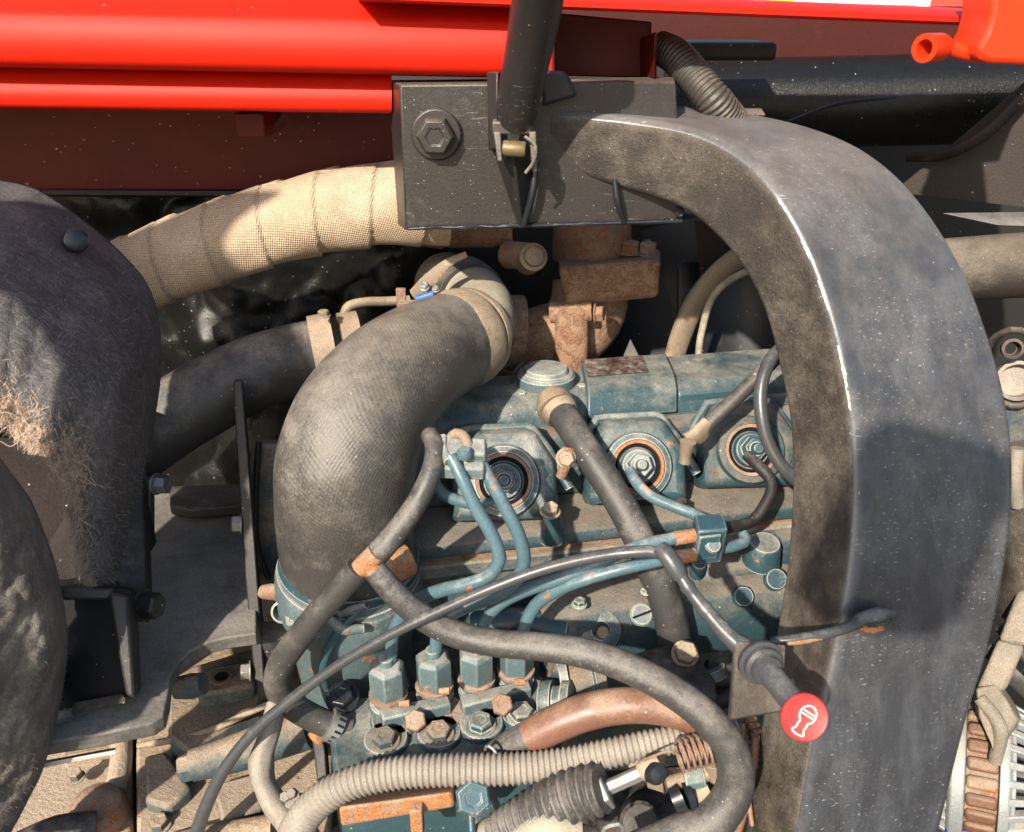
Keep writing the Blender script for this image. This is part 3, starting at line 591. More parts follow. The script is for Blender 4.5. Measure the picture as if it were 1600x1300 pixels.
# teal side casting left of the hose
sc_ = thing('side_housing', 'dark blue-grey housing half hidden left of the big woven hose', 'housing', P(420, 900, .54))
MB().tube([(425, 690, .585, 60), (420, 760, .575, 62), (420, 840, .565, 66), (430, 905, .56, 60)], 28, flat=.7).build('housing_shell', m_tealg, sc_)
MB().tube([(404, 690, .57, 10), (400, 770, .56, 10), (404, 860, .55, 10), (420, 905, .545, 10)], 10).build('housing_rim', m_blackd, sc_)
MB().tube([(412, 925, .50, 22), (430, 925, .495, 26), (455, 935, .495, 20)], 18, dr=lambda t, a, T: .0008 * noise.noise(Vv((t * 200, a, 0)))).build('rusty_plug', m_rusty, sc_)
MB().lathe(P(440, 957, .478), (-.1, -.9, .35), [(.0075, -.02), (.0075, 0), (.0060, .0006), (.0055, -.015)], 24, cap=False).build('open_spigot', m_tealp, sc_)
MB().tube([(425, 985, .50, 50), (420, 1030, .50, 46), (425, 1080, .50, 40)], 20, dr=lambda t, a, T: .002 * noise.noise(Vv((t * 60, a, 0)))).build('rubber_boot', m_rubd, sc_)

# ================================================================== RUSTY MANIFOLD
ex = thing('exhaust_outlet', 'rust brown cast exhaust outlet with a square flange behind the valve cover', 'exhaust outlet', P(890, 575, .75))
MB().tube([(922, 440, .76, 118), (918, 482, .752, 120), (890, 520, .742, 118), (845, 535, .735, 110), (800, 545, .73, 104), (760, 540, .73, 100)], 44, dr=lambda t, a, T: .0012 * noise.noise(Vv((t * 60, a * 1.5, 2)))).build('elbow', m_rust, ex)
MB().hexa(quadY([(872, 418), (1032, 405), (1028, 465), (885, 478)], .70), quadY([(872, 398), (1032, 388), (1028, 452), (885, 466)], .79)).build('flange', m_rust, ex, .004)
MB().tube([(790, 520, .72, 118), (812, 522, .722, 122)], 36).build('pipe_flange', m_rust, ex, .001)
MB().tube([(893, 480, .70, 50), (893, 530, .698, 52), (893, 590, .70, 50)], 24, flat=.6).build('strap_boss', m_rust, ex)
MB().tube([(860, 488, .705, 34), (925, 486, .700, 32)], 22).build('cross_lug', m_rust, ex)
MB().tube([(925, 330, .76, 120), (925, 400, .76, 124)], 40).build('outlet_pipe', m_rusty, ex)
for x, y in ((1012, 398), (912, 402), (985, 396)): bolt(ex, x, y, .735, UPV, 28, m_rusty, h=1.2)
bolt(ex, 930, 490, .69, (1, -.3, .1), 26, m_rusty)
tag(MB().lathe(P(833, 402, .66), (.1, -.93, .35), [(.0105, -.035), (.0105, -.004), (.0108, 0), (.0105, .003), (.0078, .0035), (.0070, .009), (.002, .0105), (.0003, .0105)], 28).build('collar_bolt', m_tanm), 'round tan collared bolt hanging just below the black bracket', 'bolt')
tag(MB().tube([(795, 398, .70, 44), (830, 400, .68, 40)], 24).build('bolt_spacer', m_rusty), 'dark rusty spacer tube behind the round collared bolt', 'spacer')

# fan shroud
fs = thing('fan_shroud', 'black plastic fan shroud with dusty curved rim seen through the arch', 'shroud', P(1120, 560, .72))
MB().hexa([P(1000, 360, .86), P(1130, 330, .84), P(1110, 600, .80), P(960, 600, .84)], [P(1000, 360, .88), P(1130, 330, .86), P(1110, 600, .82), P(960, 600, .86)]).build('shroud_sheet', m_fan, fs)
MB().tube([(1045, 600, .74, 30), (1062, 530, .74, 34), (1095, 460, .74, 36), (1150, 405, .74, 36), (1240, 370, .74, 34)], 20, flat=.5).build('outer_rim', m_tanm, fs)
MB().tube([(1090, 610, .725, 10), (1096, 520, .725, 11), (1120, 455, .725, 12), (1165, 425, .725, 12), (1230, 420, .725, 12)], 12).build('inner_rim', m_elbow, fs)
MB().grid(lambda u, v: P(1060 + 170 * u, 610 - 200 * v, .745 + .03 * math.sin(u * 3) + .03 * v), 10, 10).build('fan_blade', m_fan, fs, solid=.003)
MB().hexa(quadY([(1085, 345), (1180, 345), (1120, 440), (1095, 440)], .77), quadY([(1085, 345), (1180, 345), (1120, 440), (1095, 440)], .79)).build('shroud_gusset', m_darkb, fs)
MB().hexa([P(960, 590, .70), P(985, 530, .72), P(1015, 590, .71), P(990, 600, .69)], [P(960, 590, .73), P(985, 530, .74), P(1015, 590, .74), P(990, 600, .72)]).build('shroud_foot', m_floor, fs)

# ================================================================== INJECTOR PIPES AND CLAMPS
GP = 'teal steel injector pipes'
def pipe(pts, label, mat=None, rust=None):
    o = tag(MB().tube(pts, 18).build('injector_pipe', mat or m_pipe), label, 'pipe', GP); return o
pipe([(704, 712, .455, 20), (716, 735, .450, 21), (742, 790, .443, 22), (773, 845, .438, 22), (781, 872, .436, 22), (766, 898, .435, 22), (730, 913, .436, 22), (690, 922, .44, 22), (655, 936, .445, 22), (628, 962, .45, 21), (614, 992, .452, 20), (611, 1030, .452, 20)], 'injector pipe dropping from the left clamp to the leftmost pump union')
pipe([(742, 705, .462, 20), (756, 732, .457, 21), (785, 785, .450, 22), (812, 840, .445, 22), (819, 872, .444, 22), (812, 898, .446, 22), (785, 925, .45, 21), (740, 944, .455, 21), (705, 960, .456, 21), (684, 985, .456, 20), (681, 1015, .455, 20)], 'injector pipe beside it, dropping from the left clamp to the second union')
pipe([(1088, 836, .468, 19), (1050, 842, .466, 20), (1010, 850, .464, 20), (975, 862, .462, 20), (925, 884, .460, 20), (870, 906, .460, 21), (815, 925, .462, 21), (775, 948, .463, 21), (755, 975, .463, 20), (748, 1020, .460, 20)], 'injector pipe from the top of the right clamp to the third pump union')
pipe([(1088, 866, .462, 19), (1050, 872, .460, 20), (1010, 880, .457, 20), (960, 892, .455, 20), (915, 905, .456, 20), (865, 925, .460, 21), (835, 948, .463, 21), (821, 975, .463, 20), (812, 1020, .460, 20)], 'injector pipe from the bottom of the right clamp to the fourth union')
pipe([(985, 735, .535, 17), (992, 750, .525, 18), (1012, 772, .515, 18), (1050, 790, .505, 18), (1090, 806, .495, 18), (1112, 818, .485, 18)], 'short injector pipe from the middle injector to the right clamp')
pipe([(1168, 712, .545, 18), (1182, 725, .535, 19), (1203, 748, .525, 19), (1206, 762, .52, 19), (1196, 788, .512, 19), (1178, 812, .505, 18), (1155, 821, .495, 18), (1120, 828, .485, 18)], 'bent dull injector pipe from the right injector round to the right clamp', m_blackd)
pipe([(1118, 858, .475, 18), (1150, 852, .482, 18), (1165, 843, .488, 18), (1160, 832, .492, 16)], 'small hooked pipe end poking out right of the right clamp')
pipe([(676, 748, .53, 18), (690, 770, .53, 19), (715, 782, .53, 19), (750, 787, .53, 19), (778, 782, .535, 18), (788, 765, .54, 17)], 'short pipe curling under the left injector behind the clamp')
for pts in ([(1086, 836, .4675, 22), (1054, 841.5, .466, 23)], [(1086, 866.5, .4615, 22), (1056, 871, .460, 23)]): tag(MB().tube(pts, 18, dr=lambda t, a, T: .0004 * noise.noise(Vv((t * 500, a * 2, 0)))).build('rust_sleeve', m_rustb), ('upper' if pts[0][1] < 850 else 'lower') + ' orange rusted pipe sleeve left of the right clamp', 'sleeve')
kc = thing('pipe_clamp', 'pale two-piece pipe clamp with a loop at the upper left', 'clamp', P(728, 745, .455))
a = P(724, 702, .462)
MB().box(a, (.027, -.004, .001), (0, .014, .004), (-.001, -.002, .006)).build('clamp_plate', m_tealp, kc, .0012)
MB().box(a + Vv((-.001, -.006, -.009)), (.027, -.004, .001), (0, .010, .003), (0, 0, .008)).build('clamp_jaw', m_tealp, kc, .0015)
MB().tube([(693, 683, .470, 14), (692, 700, .462, 16), (702, 722, .452, 18)], 12).build('clamp_ear', m_tealp, kc)
MB().tube([(703, 686, .470, 15), (710, 678, .470, 17), (722, 680, .468, 18), (731, 696, .462, 17), (733, 706, .460, 15)], 16).build('pipe_loop', m_tanm, kc)
MB().lathe(P(726, 708, .452), (0, -.3, 1), [(.0045, -.002), (.0045, .001), (.003, .003), (.0003, .003)], 20).build('screw', m_pipe, kc)
kr = thing('pipe_clamp', 'square teal pipe clamp block with a screw at the right, in front of the arch', 'clamp', P(1108, 880, .47))
a = P(1106, 842, .472)
MB().box(a, (.0185, .001, .001), (0, .015, .003), (0, -.006, .0285)).build('clamp_block', m_tealc, kr, .0012)
MB().box(a + Vv((-.002, -.0105, .001)), (.0135, .001, .001), (0, .002, .0004), (0, -.005, .020)).build('clamp_plate', m_tealc, kr, .0008)
MB().lathe(P(1113, 851, .462), (.1, -.9, .45), [(.0052, -.002), (.0052, .002), (.004, .0035), (.001, .0035)], 24).build('screw', m_tealp, kr)
MB().lathe(P(1090, 893, .47), (0, -.3, 1), [(.0045, -.004), (.0055, 0), (.0055, .006), (.004, .008)], 20).build('stud', m_tealc, kr)

# ================================================================== HOSES AND CABLES OVER THE ENGINE
bh = thing('breather_hose', 'dark grey hose running down from the valve cover to the block', 'hose', P(1055, 1010, .48))
MB().tube([(868, 636, .585, 50), (882, 652, .573, 47), (912, 698, .550, 47), (950, 755, .53, 48), (985, 815, .512, 49), (1015, 878, .497, 50), (1038, 935, .49, 51), (1052, 990, .487, 52), (1056, 1040, .49, 50)], 32).build('hose_body', m_rubd, bh)
MB().tube([(862, 625, .595, 50), (868, 632, .588, 58), (876, 644, .580, 58), (880, 650, .577, 53)], 30).build('hose_end', m_tanm, bh)
MB().tube([(866, 634, .585, 59), (870, 640, .581, 60)], 30).build('spring_clip', m_tanm, bh)
tag(MB().tube([(818, 566, .66, 6), (800, 590, .64, 6), (800, 606, .63, 6), (822, 617, .618, 6)], 8).build('thin_wire', m_cabl), 'thin dark wire looping left of the oil filler cap', 'wire')

th = thing('tee_hose', 'branched grey rubber hose joined by a rusty tee connector in front of the engine', 'hose', P(572, 890, .43))
MB().tube([(672, 680, .475, 30), (680, 700, .462, 32), (676, 730, .452, 33), (660, 770, .443, 34), (632, 815, .435, 36), (604, 850, .430, 38), (582, 874, .428, 38)], 28).build('upper_branch', m_rub, th)
MB().tube([(560, 888, .424, 40), (535, 916, .424, 40), (500, 955, .425, 40), (462, 1003, .427, 41), (438, 1040, .430, 42), (433, 1068, .432, 42), (446, 1094, .434, 42), (475, 1114, .436, 42), (515, 1133, .437, 42), (545, 1142, .438, 42)], 30).build('left_branch', m_rub, th)
MB().tube([(584, 889, .424, 38), (612, 922, .422, 40), (650, 957, .42, 41), (705, 988, .417, 42), (770, 1004, .413, 43), (840, 1010, .408, 44), (910, 1020, .402, 46), (985, 1045, .395, 48), (1050, 1080, .387, 50), (1105, 1122, .378, 53), (1142, 1175, .371, 57), (1148, 1230, .365, 60), (1118, 1278, .36, 64), (1060, 1308, .358, 68), (980, 1345, .356, 72)], 36).build('right_branch', m_rub, th)
MB().tube([(588, 864, .4265, 32), (570, 882, .425, 33), (562, 890, .4245, 32)], 24).tube([(566, 872, .425, 28), (586, 893, .4235, 30)], 24).build('tee_connector', m_rustb, th)
hc = thing('worm_clamp', 'perforated silver worm clamp round the lower end of the branched hose', 'clamp', P(522, 1150, .43))
mb = MB(); mb.tube([(512, 1131, .4355, 50), (529, 1139, .436, 50)], 36); mb.build('band', m_steel, hc)
out = mb.last; c0, r0 = out[len(out) // 2][0], out[0][1]; tg = (out[-1][0] - out[0][0]).normalized()
x_ = UP - tg * UP.dot(tg); x_.normalize(); y_ = tg.cross(x_)
for k in range(16):
    a_ = 2 * math.pi * k / 16; d_ = x_ * math.cos(a_) + y_ * math.sin(a_)
    MB().box(c0 + d_ * (r0 + .0001), tg * .0045, (tg.cross(d_)) * .0014, d_ * .0006).build('slot', m_blackc, hc)
MB().tube([(500, 1158, .432, 16), (492, 1148, .432, 18), (486, 1142, .433, 14)], 12).build('worm_screw', m_rustb, hc)
bolt(en, 536, 1090, .455, (0, -.5, .85), 40, m_blackc, wr=1.35, label='black flanged bolt')
pl = P(545, 1150, .452); MB().lathe(pl, (.85, .1, .2), [(.009, -.02), (.009, .01), (.013, .012), (.013, .025)], 28).build('hose_barb', m_rusty, en)

# stop cable with pull knob
sc2 = thing('stop_cable', 'long black pull cable crossing the engine to the red knob', 'cable', P(300, 1300, .38))
MB().tube([(296, 1345, .385, 24), (318, 1270, .39, 21), (352, 1200, .395, 19), (400, 1140, .40, 18), (455, 1093, .403, 18), (520, 1045, .405, 16), (600, 997, .406, 16), (690, 953, .407, 16), (770, 918, .408, 17), (850, 889, .41, 18), (920, 872, .411, 19), (985, 863, .41, 20), (1030, 864, .405, 20), (1045, 872, .402, 20)], 18).build('outer_sheath', m_cabl, sc2)
MB().tube([(1030, 856, .406, 26), (1042, 868, .402, 30), (1058, 892, .397, 30), (1064, 903, .395, 24)], 18).build('ferrule', m_cabl, sc2)
MB().tube([(1060, 895, .396, 20), (1080, 925, .39, 21), (1108, 960, .382, 24), (1135, 990, .374, 28), (1160, 1012, .368, 34), (1178, 1026, .364, 44)], 20, dr=lambda t, a, T: .0008 * (math.sin(t * 900) > .93)).build('flex_sleeve', m_cabl, sc2)
MB().hexa([P(1150, 1002, .366), P(1228, 1008, .352), P(1222, 1112, .340), P(1140, 1126, .352)], [P(1146, 1002, .370), P(1224, 1008, .356), P(1218, 1112, .344), P(1136, 1126, .356)]).build('mounting_plate', m_archs, sc2, .001)
KD = (P(1262, 1124, .3) - P(1196, 1040, .345)).normalized()
kb = P(1190, 1036, .350)
MB().lathe(kb, KD, [(.0105, -.004), (.0118, -.002), (.0118, .0005), (.0098, .001), (.0098, .004), (.0078, .005), (.0074, .008)], 36).build('locknut', m_cabl, sc2)
kc_ = P(1259, 1122, .318)
MB().tube([(kb, .0062), (kb.lerp(kc_, .6), .0060), (kb.lerp(kc_, .74), .0062)], 32, world=True).build('shaft', m_cabl, sc2)
KN = (TOCAM(kc_) * .80 + RT * .30 + UP * -.22).normalized()
kn = MB().lathe(kc_ - KN * .005, KN, [(.0075, -.001), (.0108, .0015), (.0113, .003), (.0112, .0046), (.0104, .0055), (.0096, .0050), (.0003, .0050)], 48).build('knob', m_knob, sc2, ang=50)
kx = (RT - KN * RT.dot(KN)).normalized(); ky = KN.cross(kx)
if ky.dot(UP) < 0: ky = -ky
def em(x, y): 
    th_ = R(-33); x, y = x * math.cos(th_) - y * math.sin(th_), x * math.sin(th_) + y * math.cos(th_)
    return kc_ + (kx * x + ky * y) * .001 * 1.12 + KN * .0003
o_ = []
for i in range(25):
    a_ = R(-58 + i * (296) / 24); o_.append((em(3.9 * math.cos(a_) * .92, 1.6 + 3.9 * math.sin(a_)), .00034))
ol = o_ + [(em(-2.0, -3.2), .00034), (em(-1.9, -5.0), .00034), (em(-2.9, -6.6), .00034), (em(2.9, -6.6), .00034), (em(1.9, -5.0), .00034), (em(2.0, -3.2), .00034), o_[0]]
MB().tube(ol, 8, world=True, ds=.0004).build('engine_symbol', m_white, kn)
MB().tube([(em(-2.6, 2.6), .0003), (em(2.9, 2.6), .0003)], 8, world=True, ds=.0005).tube([(em(-3.0, 1.2), .0003), (em(3.1, 1.2), .0003)], 8, world=True, ds=.0005).build('symbol_bar', m_white, kn)

# loop of wiring at the right by the arch and its booted lead
tag(MB().tube([(1240, 530, .56, 20), (1205, 560, .545, 21), (1190, 600, .535, 21), (1190, 650, .525, 21), (1204, 700, .517, 21), (1232, 740, .51, 21), (1260, 760, .51, 21)], 18).build('loop_hose', m_cabl), 'thin grey hose looping down beside the inner edge of the arch', 'hose')
gl = thing('glow_lead', 'short black lead with a frayed tan boot left of the looping hose', 'cable', P(1072, 715, .55))
MB().tube([(1225, 545, .58, 22), (1190, 582, .575, 23), (1150, 622, .568, 24), (1115, 655, .562, 24), (1098, 672, .56, 22)], 18).build('lead', m_rubd, gl)
MB().tube([(1108, 661, .56, 28), (1090, 679, .557, 32), (1074, 690, .555, 34)], 18, flat=.6, dr=lambda t, a, T: .0012 * noise.noise(Vv((t * 90, a * 2, 0)))).build('boot', m_tanm, gl)

# corrugated hose at the top
tc_ = thing('top_conduit', 'dusty black ribbed conduit dropping behind the arch at the top', 'conduit', P(1150, 175, .66))
MB().tube([(1030, 74, .625, 50), (1056, 88, .612, 54), (1084, 120, .600, 55), (1112, 152, .592, 55), (1142, 192, .60, 58)], 28, corr=(.0026, .10, 1)).build('ribbed_tube', m_tcon, tc_, ang=80)
MB().hexa([P(1105, 168, .64), P(1190, 168, .635), P(1196, 178, .62), P(1105, 178, .62)], [P(1105, 172, .64), P(1190, 172, .635), P(1196, 182, .62), P(1105, 182, .62)]).build('end_flange', m_archs, tc_, .0008)

# ================================================================== INJECTION PUMP
ip = thing('injection_pump', 'teal injection pump with four hex delivery unions at the bottom centre', 'pump', P(690, 1210, .42))
PH = -.425
mb = MB(); mb.prism(quadH([(512, 1118), (560, 1088), (845, 1052), (880, 1085), (868, 1178), (840, 1200), (560, 1225), (520, 1205)], PH), (0, 0, -.07)).build('pump_body', m_teal, ip, .003)
for x, y, w_ in ((618, 1128, 78), (690, 1118, 78), (762, 1104, 80), (822, 1092, 80), (603, 1160, 72), (686, 1150, 72), (752, 1136, 72), (815, 1120, 66)):
    p_ = H(x, y, PH); r_ = w_ / 2 * mpp(p_); MB().lathe(p_, UPV, [(r_, -.002), (r_, .0025), (r_ * .92, .0042), (r_ * .7, .0042)], 32).build('flange_lobe', m_rusty if x in (690, 762) else m_teal, ip)
un = [(609, 1107, 0), (680, 1093, .25), (745, 1083, .1), (806, 1069, .5)]
for x, y, ph in un:
    p_ = H(x, y + 4, PH); k = 1.0
    u_ = MB().lathe(p_, UPV, [(.0125, 0), (.0125, .008), (.0108, .009), (.0108, .013)], 30).build('delivery_union', m_tealp, ip)
    MB().lathe(p_ + Vv((0, 0, .013)), UPV, [(.0095, 0), (.0128, .001), (.0128, .003), (.0095, .004)], 28).build('copper_washer', m_rusty, u_)
    n_b = MB().lathe(p_ + Vv((0, 0, .0165)), UPV, [(.0120, 0), (.0124, .0015), (.0124, .020), (.0098, .0228), (.0056, .0232)], 6, ph + .52)
    n_b.build('union_nut', m_tealp, u_, .0007)
    MB().lathe(p_ + Vv((0, 0, .038)), UPV, [(.0052, 0), (.0052, .005), (.0045, .0065), (.004, .0065)], 24).build('pipe_sleeve', m_tealp, u_)
for q in ([(592, 1118), (700, 1096), (705, 1112), (598, 1136)], [(718, 1098), (826, 1072), (831, 1088), (723, 1116)]):
    c_ = MB().prism([H(x, y - 12, PH + .0125) for x, y in q], (0, 0, -.0105)).build('hold_down_bar', m_tealp, ip, .0012)
for x, y, Y in ((650, 1128, .430), (785, 1103, .434)): MB().hexbolt(P(x, y, Y), (0, -.55, .8), .0072, .006, False, .2).build('rusty_bolt', m_rusty, ip, .0006)
for x, y in ((601, 1158), (686, 1148), (751, 1134), (815, 1118)): MB().hexbolt(H(x, y, PH + .004), (0, -.12, 1), .0078, .0055, True, random.random(), 1.3).build('bolt', m_tealg if x < 700 else m_teal, ip, .0005)
for x, y in ((690, 1080), (808, 1066), (628, 1100)): MB().tube([(x - 4, y, .437, 10), (x + 12, y - 1, .437, 12)], 10).build('rust_lug', m_rustb, ip)
# lower front of the pump
MB().hexa(quadY([(528, 1262), (705, 1238), (710, 1262), (532, 1292)], .366), quadY([(545, 1245), (722, 1222), (722, 1240), (545, 1270)], .386)).build('rusty_flange', m_rustb, ip, .002)
MB().hexa(quadH([(545, 1260), (980, 1190), (1130, 1200), (1120, 1330), (540, 1340)], -.475), quadH([(545, 1260), (980, 1190), (1130, 1200), (1120, 1330), (540, 1340)], -.52)).build('lower_housing', m_tealg, ip, .002) if False else None
MB().prism(quadH([(520, 1290), (760, 1215), (1135, 1190), (1140, 1360), (520, 1380)], -.480), (0, 0, -.05)).build('lower_housing', m_blackd, ip, .002)
MB().hexbolt(P(738, 1243, .374), (.1, -.75, .6), .0108, .010, False, .1).build('banjo_bolt', m_tealc, ip, .0007)
MB().tube([(700, 1228, .385, 36), (760, 1222, .386, 40)], 24).build('outlet_stub', m_teal, ip)
MB().tube([(735, 1262, .372, 12), (738, 1310, .362, 12)], 12).build('banjo_stub', m_tealc, ip)
MB().box(P(652, 1278, .364), (.007, 0, 0), (0, .01, 0), (0, 0, .022)).build('rust_bracket', m_rustb, ip, .0008)
MB().lathe(P(1000, 1285, .40), FN, [(.013, -.01), (.013, 0), (.011, .002), (.0003, .002)], 30).build('core_plug', m_blackd, ip)
MB().lathe(P(845, 1095, .45), (1, -.2, .15), [(.013, 0), (.0135, .002), (.0135, .008), (.010, .0085), (.010, .014), (.0135, .0145), (.0135, .020), (.009, .022)], 32).build('side_boss', m_teal, ip)

wp = thing('fuel_lift_pump', 'blue-grey cylindrical fitting behind the curved hose right of the unions', 'fitting', P(910, 1090, .46))
MB().tube([(862, 1035, .475, 46), (885, 1042, .475, 48)], 28).tube([(885, 1070, .465, 66), (945, 1062, .467, 66)], 32).build('fitting_body', m_tealg, wp, ang=40)
MB().tube([(875, 1072, .463, 72), (888, 1070, .4635, 74)], 32).build('end_ring', m_tealp, wp)
MB().tube([(920, 1066, .4655, 69), (926, 1065, .466, 69)], 32).build('groove_ring', m_tealc, wp)
tb = thing('cover_bracket', 'dull black triangular cover with a rusty bolt behind the curved hose', 'cover', P(1060, 1080, .46))
MB().prism(quadH([(985, 1022), (1060, 1000), (1080, 1008), (1118, 1062), (1122, 1090), (1010, 1075)], -.395), (0, 0, -.02)).build('cover_plate', m_blackd, tb, .002)
bolt(tb, 1070, 1022, .466, (0, -.6, .8), 36, m_tanm, wr=1.2)
MB().tube([(1100, 1050, .48, 40), (1125, 1058, .478, 44), (1170, 1055, .478, 44)], 28).tube([(1110, 1095, .465, 30), (1170, 1085, .465, 32)], 22).build('pipe_spigot', m_blackd, tb)
MB().tube([(1108, 1045, .477, 50), (1113, 1060, .474, 50)], 28).build('spigot_ring', m_tealp, tb)

# ================================================================== BOTTOM HOSES, BOOT, SPRING, LINKAGE
bw = thing('brown_hose', 'sun browned glossy rubber hose with a black end above the ribbed conduit', 'hose', P(830, 1180, .40))
MB().tube([(828, 1152, .400, 56), (870, 1130, .400, 58), (925, 1110, .400, 58), (985, 1102, .398, 56), (1045, 1108, .396, 54), (1095, 1128, .392, 52), (1140, 1160, .388, 50)], 36).build('brown_section', m_brown, bw)
MB().tube([(760, 1192, .402, 44), (790, 1172, .401, 50), (830, 1151, .400, 53)], 32).build('black_section', m_rubd, bw)
MB().tube([(757, 1180, .393, 5), (764, 1166, .389, 5), (772, 1172, .387, 5), (778, 1186, .386, 5)], 8).build('wire_clip', m_steel, bw)
cc_ = thing('ribbed_conduit', 'light grey ribbed conduit sweeping across the bottom of the picture', 'conduit', P(700, 1230, .38))
MB().tube([(452, 1330, .372, 56), (466, 1292, .374, 55), (495, 1255, .376, 53), (545, 1225, .378, 52), (620, 1208, .380, 52), (710, 1203, .381, 52), (800, 1201, .382, 51), (885, 1192, .384, 49), (960, 1175, .386, 47), (1030, 1160, .389, 45), (1085, 1150, .392, 44), (1150, 1142, .396, 43)], 32, corr=(.0035, .15, 1.6)).build('ribbed_tube', m_corr, cc_, ang=80)
bt = thing('bellows_boot', 'short black rubber bellows boot at the bottom centre under the conduit', 'boot', P(850, 1300, .36))
MB().tube([(768, 1305, .368, 56), (800, 1290, .366, 70), (845, 1268, .365, 84), (885, 1250, .364, 90), (925, 1236, .363, 84), (942, 1232, .362, 76)], 40, corr=(.0052, .20, 1.2)).build('bellows', m_rub, bt, ang=80)
MB().tube([(752, 1312, .368, 48), (778, 1301, .367, 58)], 30).build('end_collar', m_corr, bt)
lk = thing('throttle_linkage', 'zinc plated linkage rod with ball joint beside the rusty spring', 'linkage', P(980, 1230, .37))
MB().lathe(P(934, 1238, .366), (P(1020, 1195, .372) - P(934, 1238, .366)), [(.0115, 0), (.0115, .0052), (.010, .006)], 6, .2).build('lock_nut', m_steel, lk, .0006)
MB().tube([(940, 1235, .366, 24), (1000, 1208, .370, 24), (1004, 1206, .370, 18), (1018, 1198, .371, 18)], 6).build('rod', m_steel, lk, .0004)
MB().tube([(1002, 1206, .369, 30), (1018, 1198, .369, 36), (1030, 1192, .370, 28)], 20).build('rod_end', m_tanm, lk)
MB().lathe(P(1010, 1188, .382), (-.3, -.8, .5), [(.0105, -.003), (.0115, 0), (.0105, .003), (.0003, .004)], 28).build('ball_washer', m_tanm, lk)
MB().lathe(P(1026, 1208, .364), (.3, -.7, .5), [(.0065, -.008), (.0065, 0), (.005, .003), (.0003, .0045)], 20).build('ball_stud', m_blackc, lk)
MB().prism(quadY([(1008, 1215), (1034, 1205), (1038, 1240), (1012, 1232)], .372), (0, .003, 0)).build('lever_tab', m_tanm, lk, .0006)
for pts, m__ in (([(1040, 1225, .372, 22), (1070, 1218, .374, 26)], m_tanm), ([(1068, 1217, .373, 36), (1098, 1212, .374, 36)], m_tealp), ([(1095, 1212, .374, 24), (1120, 1200, .376, 26)], m_tanm), ([(1120, 1186, .376, 44), (1127, 1212, .374, 44)], m_tanm), ([(1088, 1245, .370, 30), (1110, 1235, .371, 32)], m_tanm)):
    MB().tube(pts, 10 if m__ is m_tealp else 18).build('adjuster', m__, lk, .0003)
MB().tube([(1050, 1250, .366, 40), (1066, 1243, .367, 46)], 28).tube([(1070, 1244, .367, 46), (1080, 1240, .368, 42)], 28).build('rubber_bush', m_blackc, lk)
sg = P(1058, 1182, .371); s1 = P(1135, 1160, .376); dv = s1 - sg; Ls = dv.length; dv.normalize(); sx_ = (UP - dv * UP.dot(dv)).normalized(); sy_ = dv.cross(sx_)
cs_ = [(P(1006, 1188, .366), .0007), (P(1022, 1181, .364), .0007), (P(1046, 1174, .364), .0007)]
rs_ = 24 * mpp(sg); NC = 8.5
for i in range(int(NC * 14) + 1):
    a_ = i / 14 * 2 * math.pi; cs_.append((sg + dv * Ls * i / (NC * 14) + (sx_ * math.cos(a_ + 1.2) + sy_ * math.sin(a_ + 1.2)) * rs_, .00085))
tag(MB().tube(cs_, 8, world=True, ds=.0009).build('coil_spring', m_rusty), 'rusty coil spring at the bottom right, inside the bend of the hose', 'spring')
tag(MB().tube([(1175, 1290, .39, 8), (1168, 1240, .40, 10), (1163, 1190, .41, 10), (1160, 1130, .42, 10)], 10).tube([(1180, 1150, .41, 14), (1172, 1230, .40, 12), (1150, 1310, .39, 14)], 10).build('brown_cable', m_brown), 'thin brown cable squeezed between the curved hose and the arch', 'cable')
tag(MB().tube([(1165, 1105, .43, 22), (1180, 1150, .42, 24), (1180, 1200, .41, 18)], 20, corr=(.004, .25, 1)).build('braided_sleeve', m_brown, ang=80), 'short brown braided sleeve just below the knob plate', 'sleeve')
tag(MB().tube([(816, 1330, .352, 70), (860, 1306, .350, 74), (900, 1312, .350, 70)], 28).build('hose_stub', m_elbow), 'pale tan hose top peeking over the bottom edge under the boot', 'hose')
tag(MB().tube([(940, 1312, .348, 7), (948, 1292, .347, 7), (968, 1288, .347, 7), (974, 1310, .348, 7)], 8).build('wire_clip', m_steel), 'small bright square wire clip at the bottom edge', 'clip')

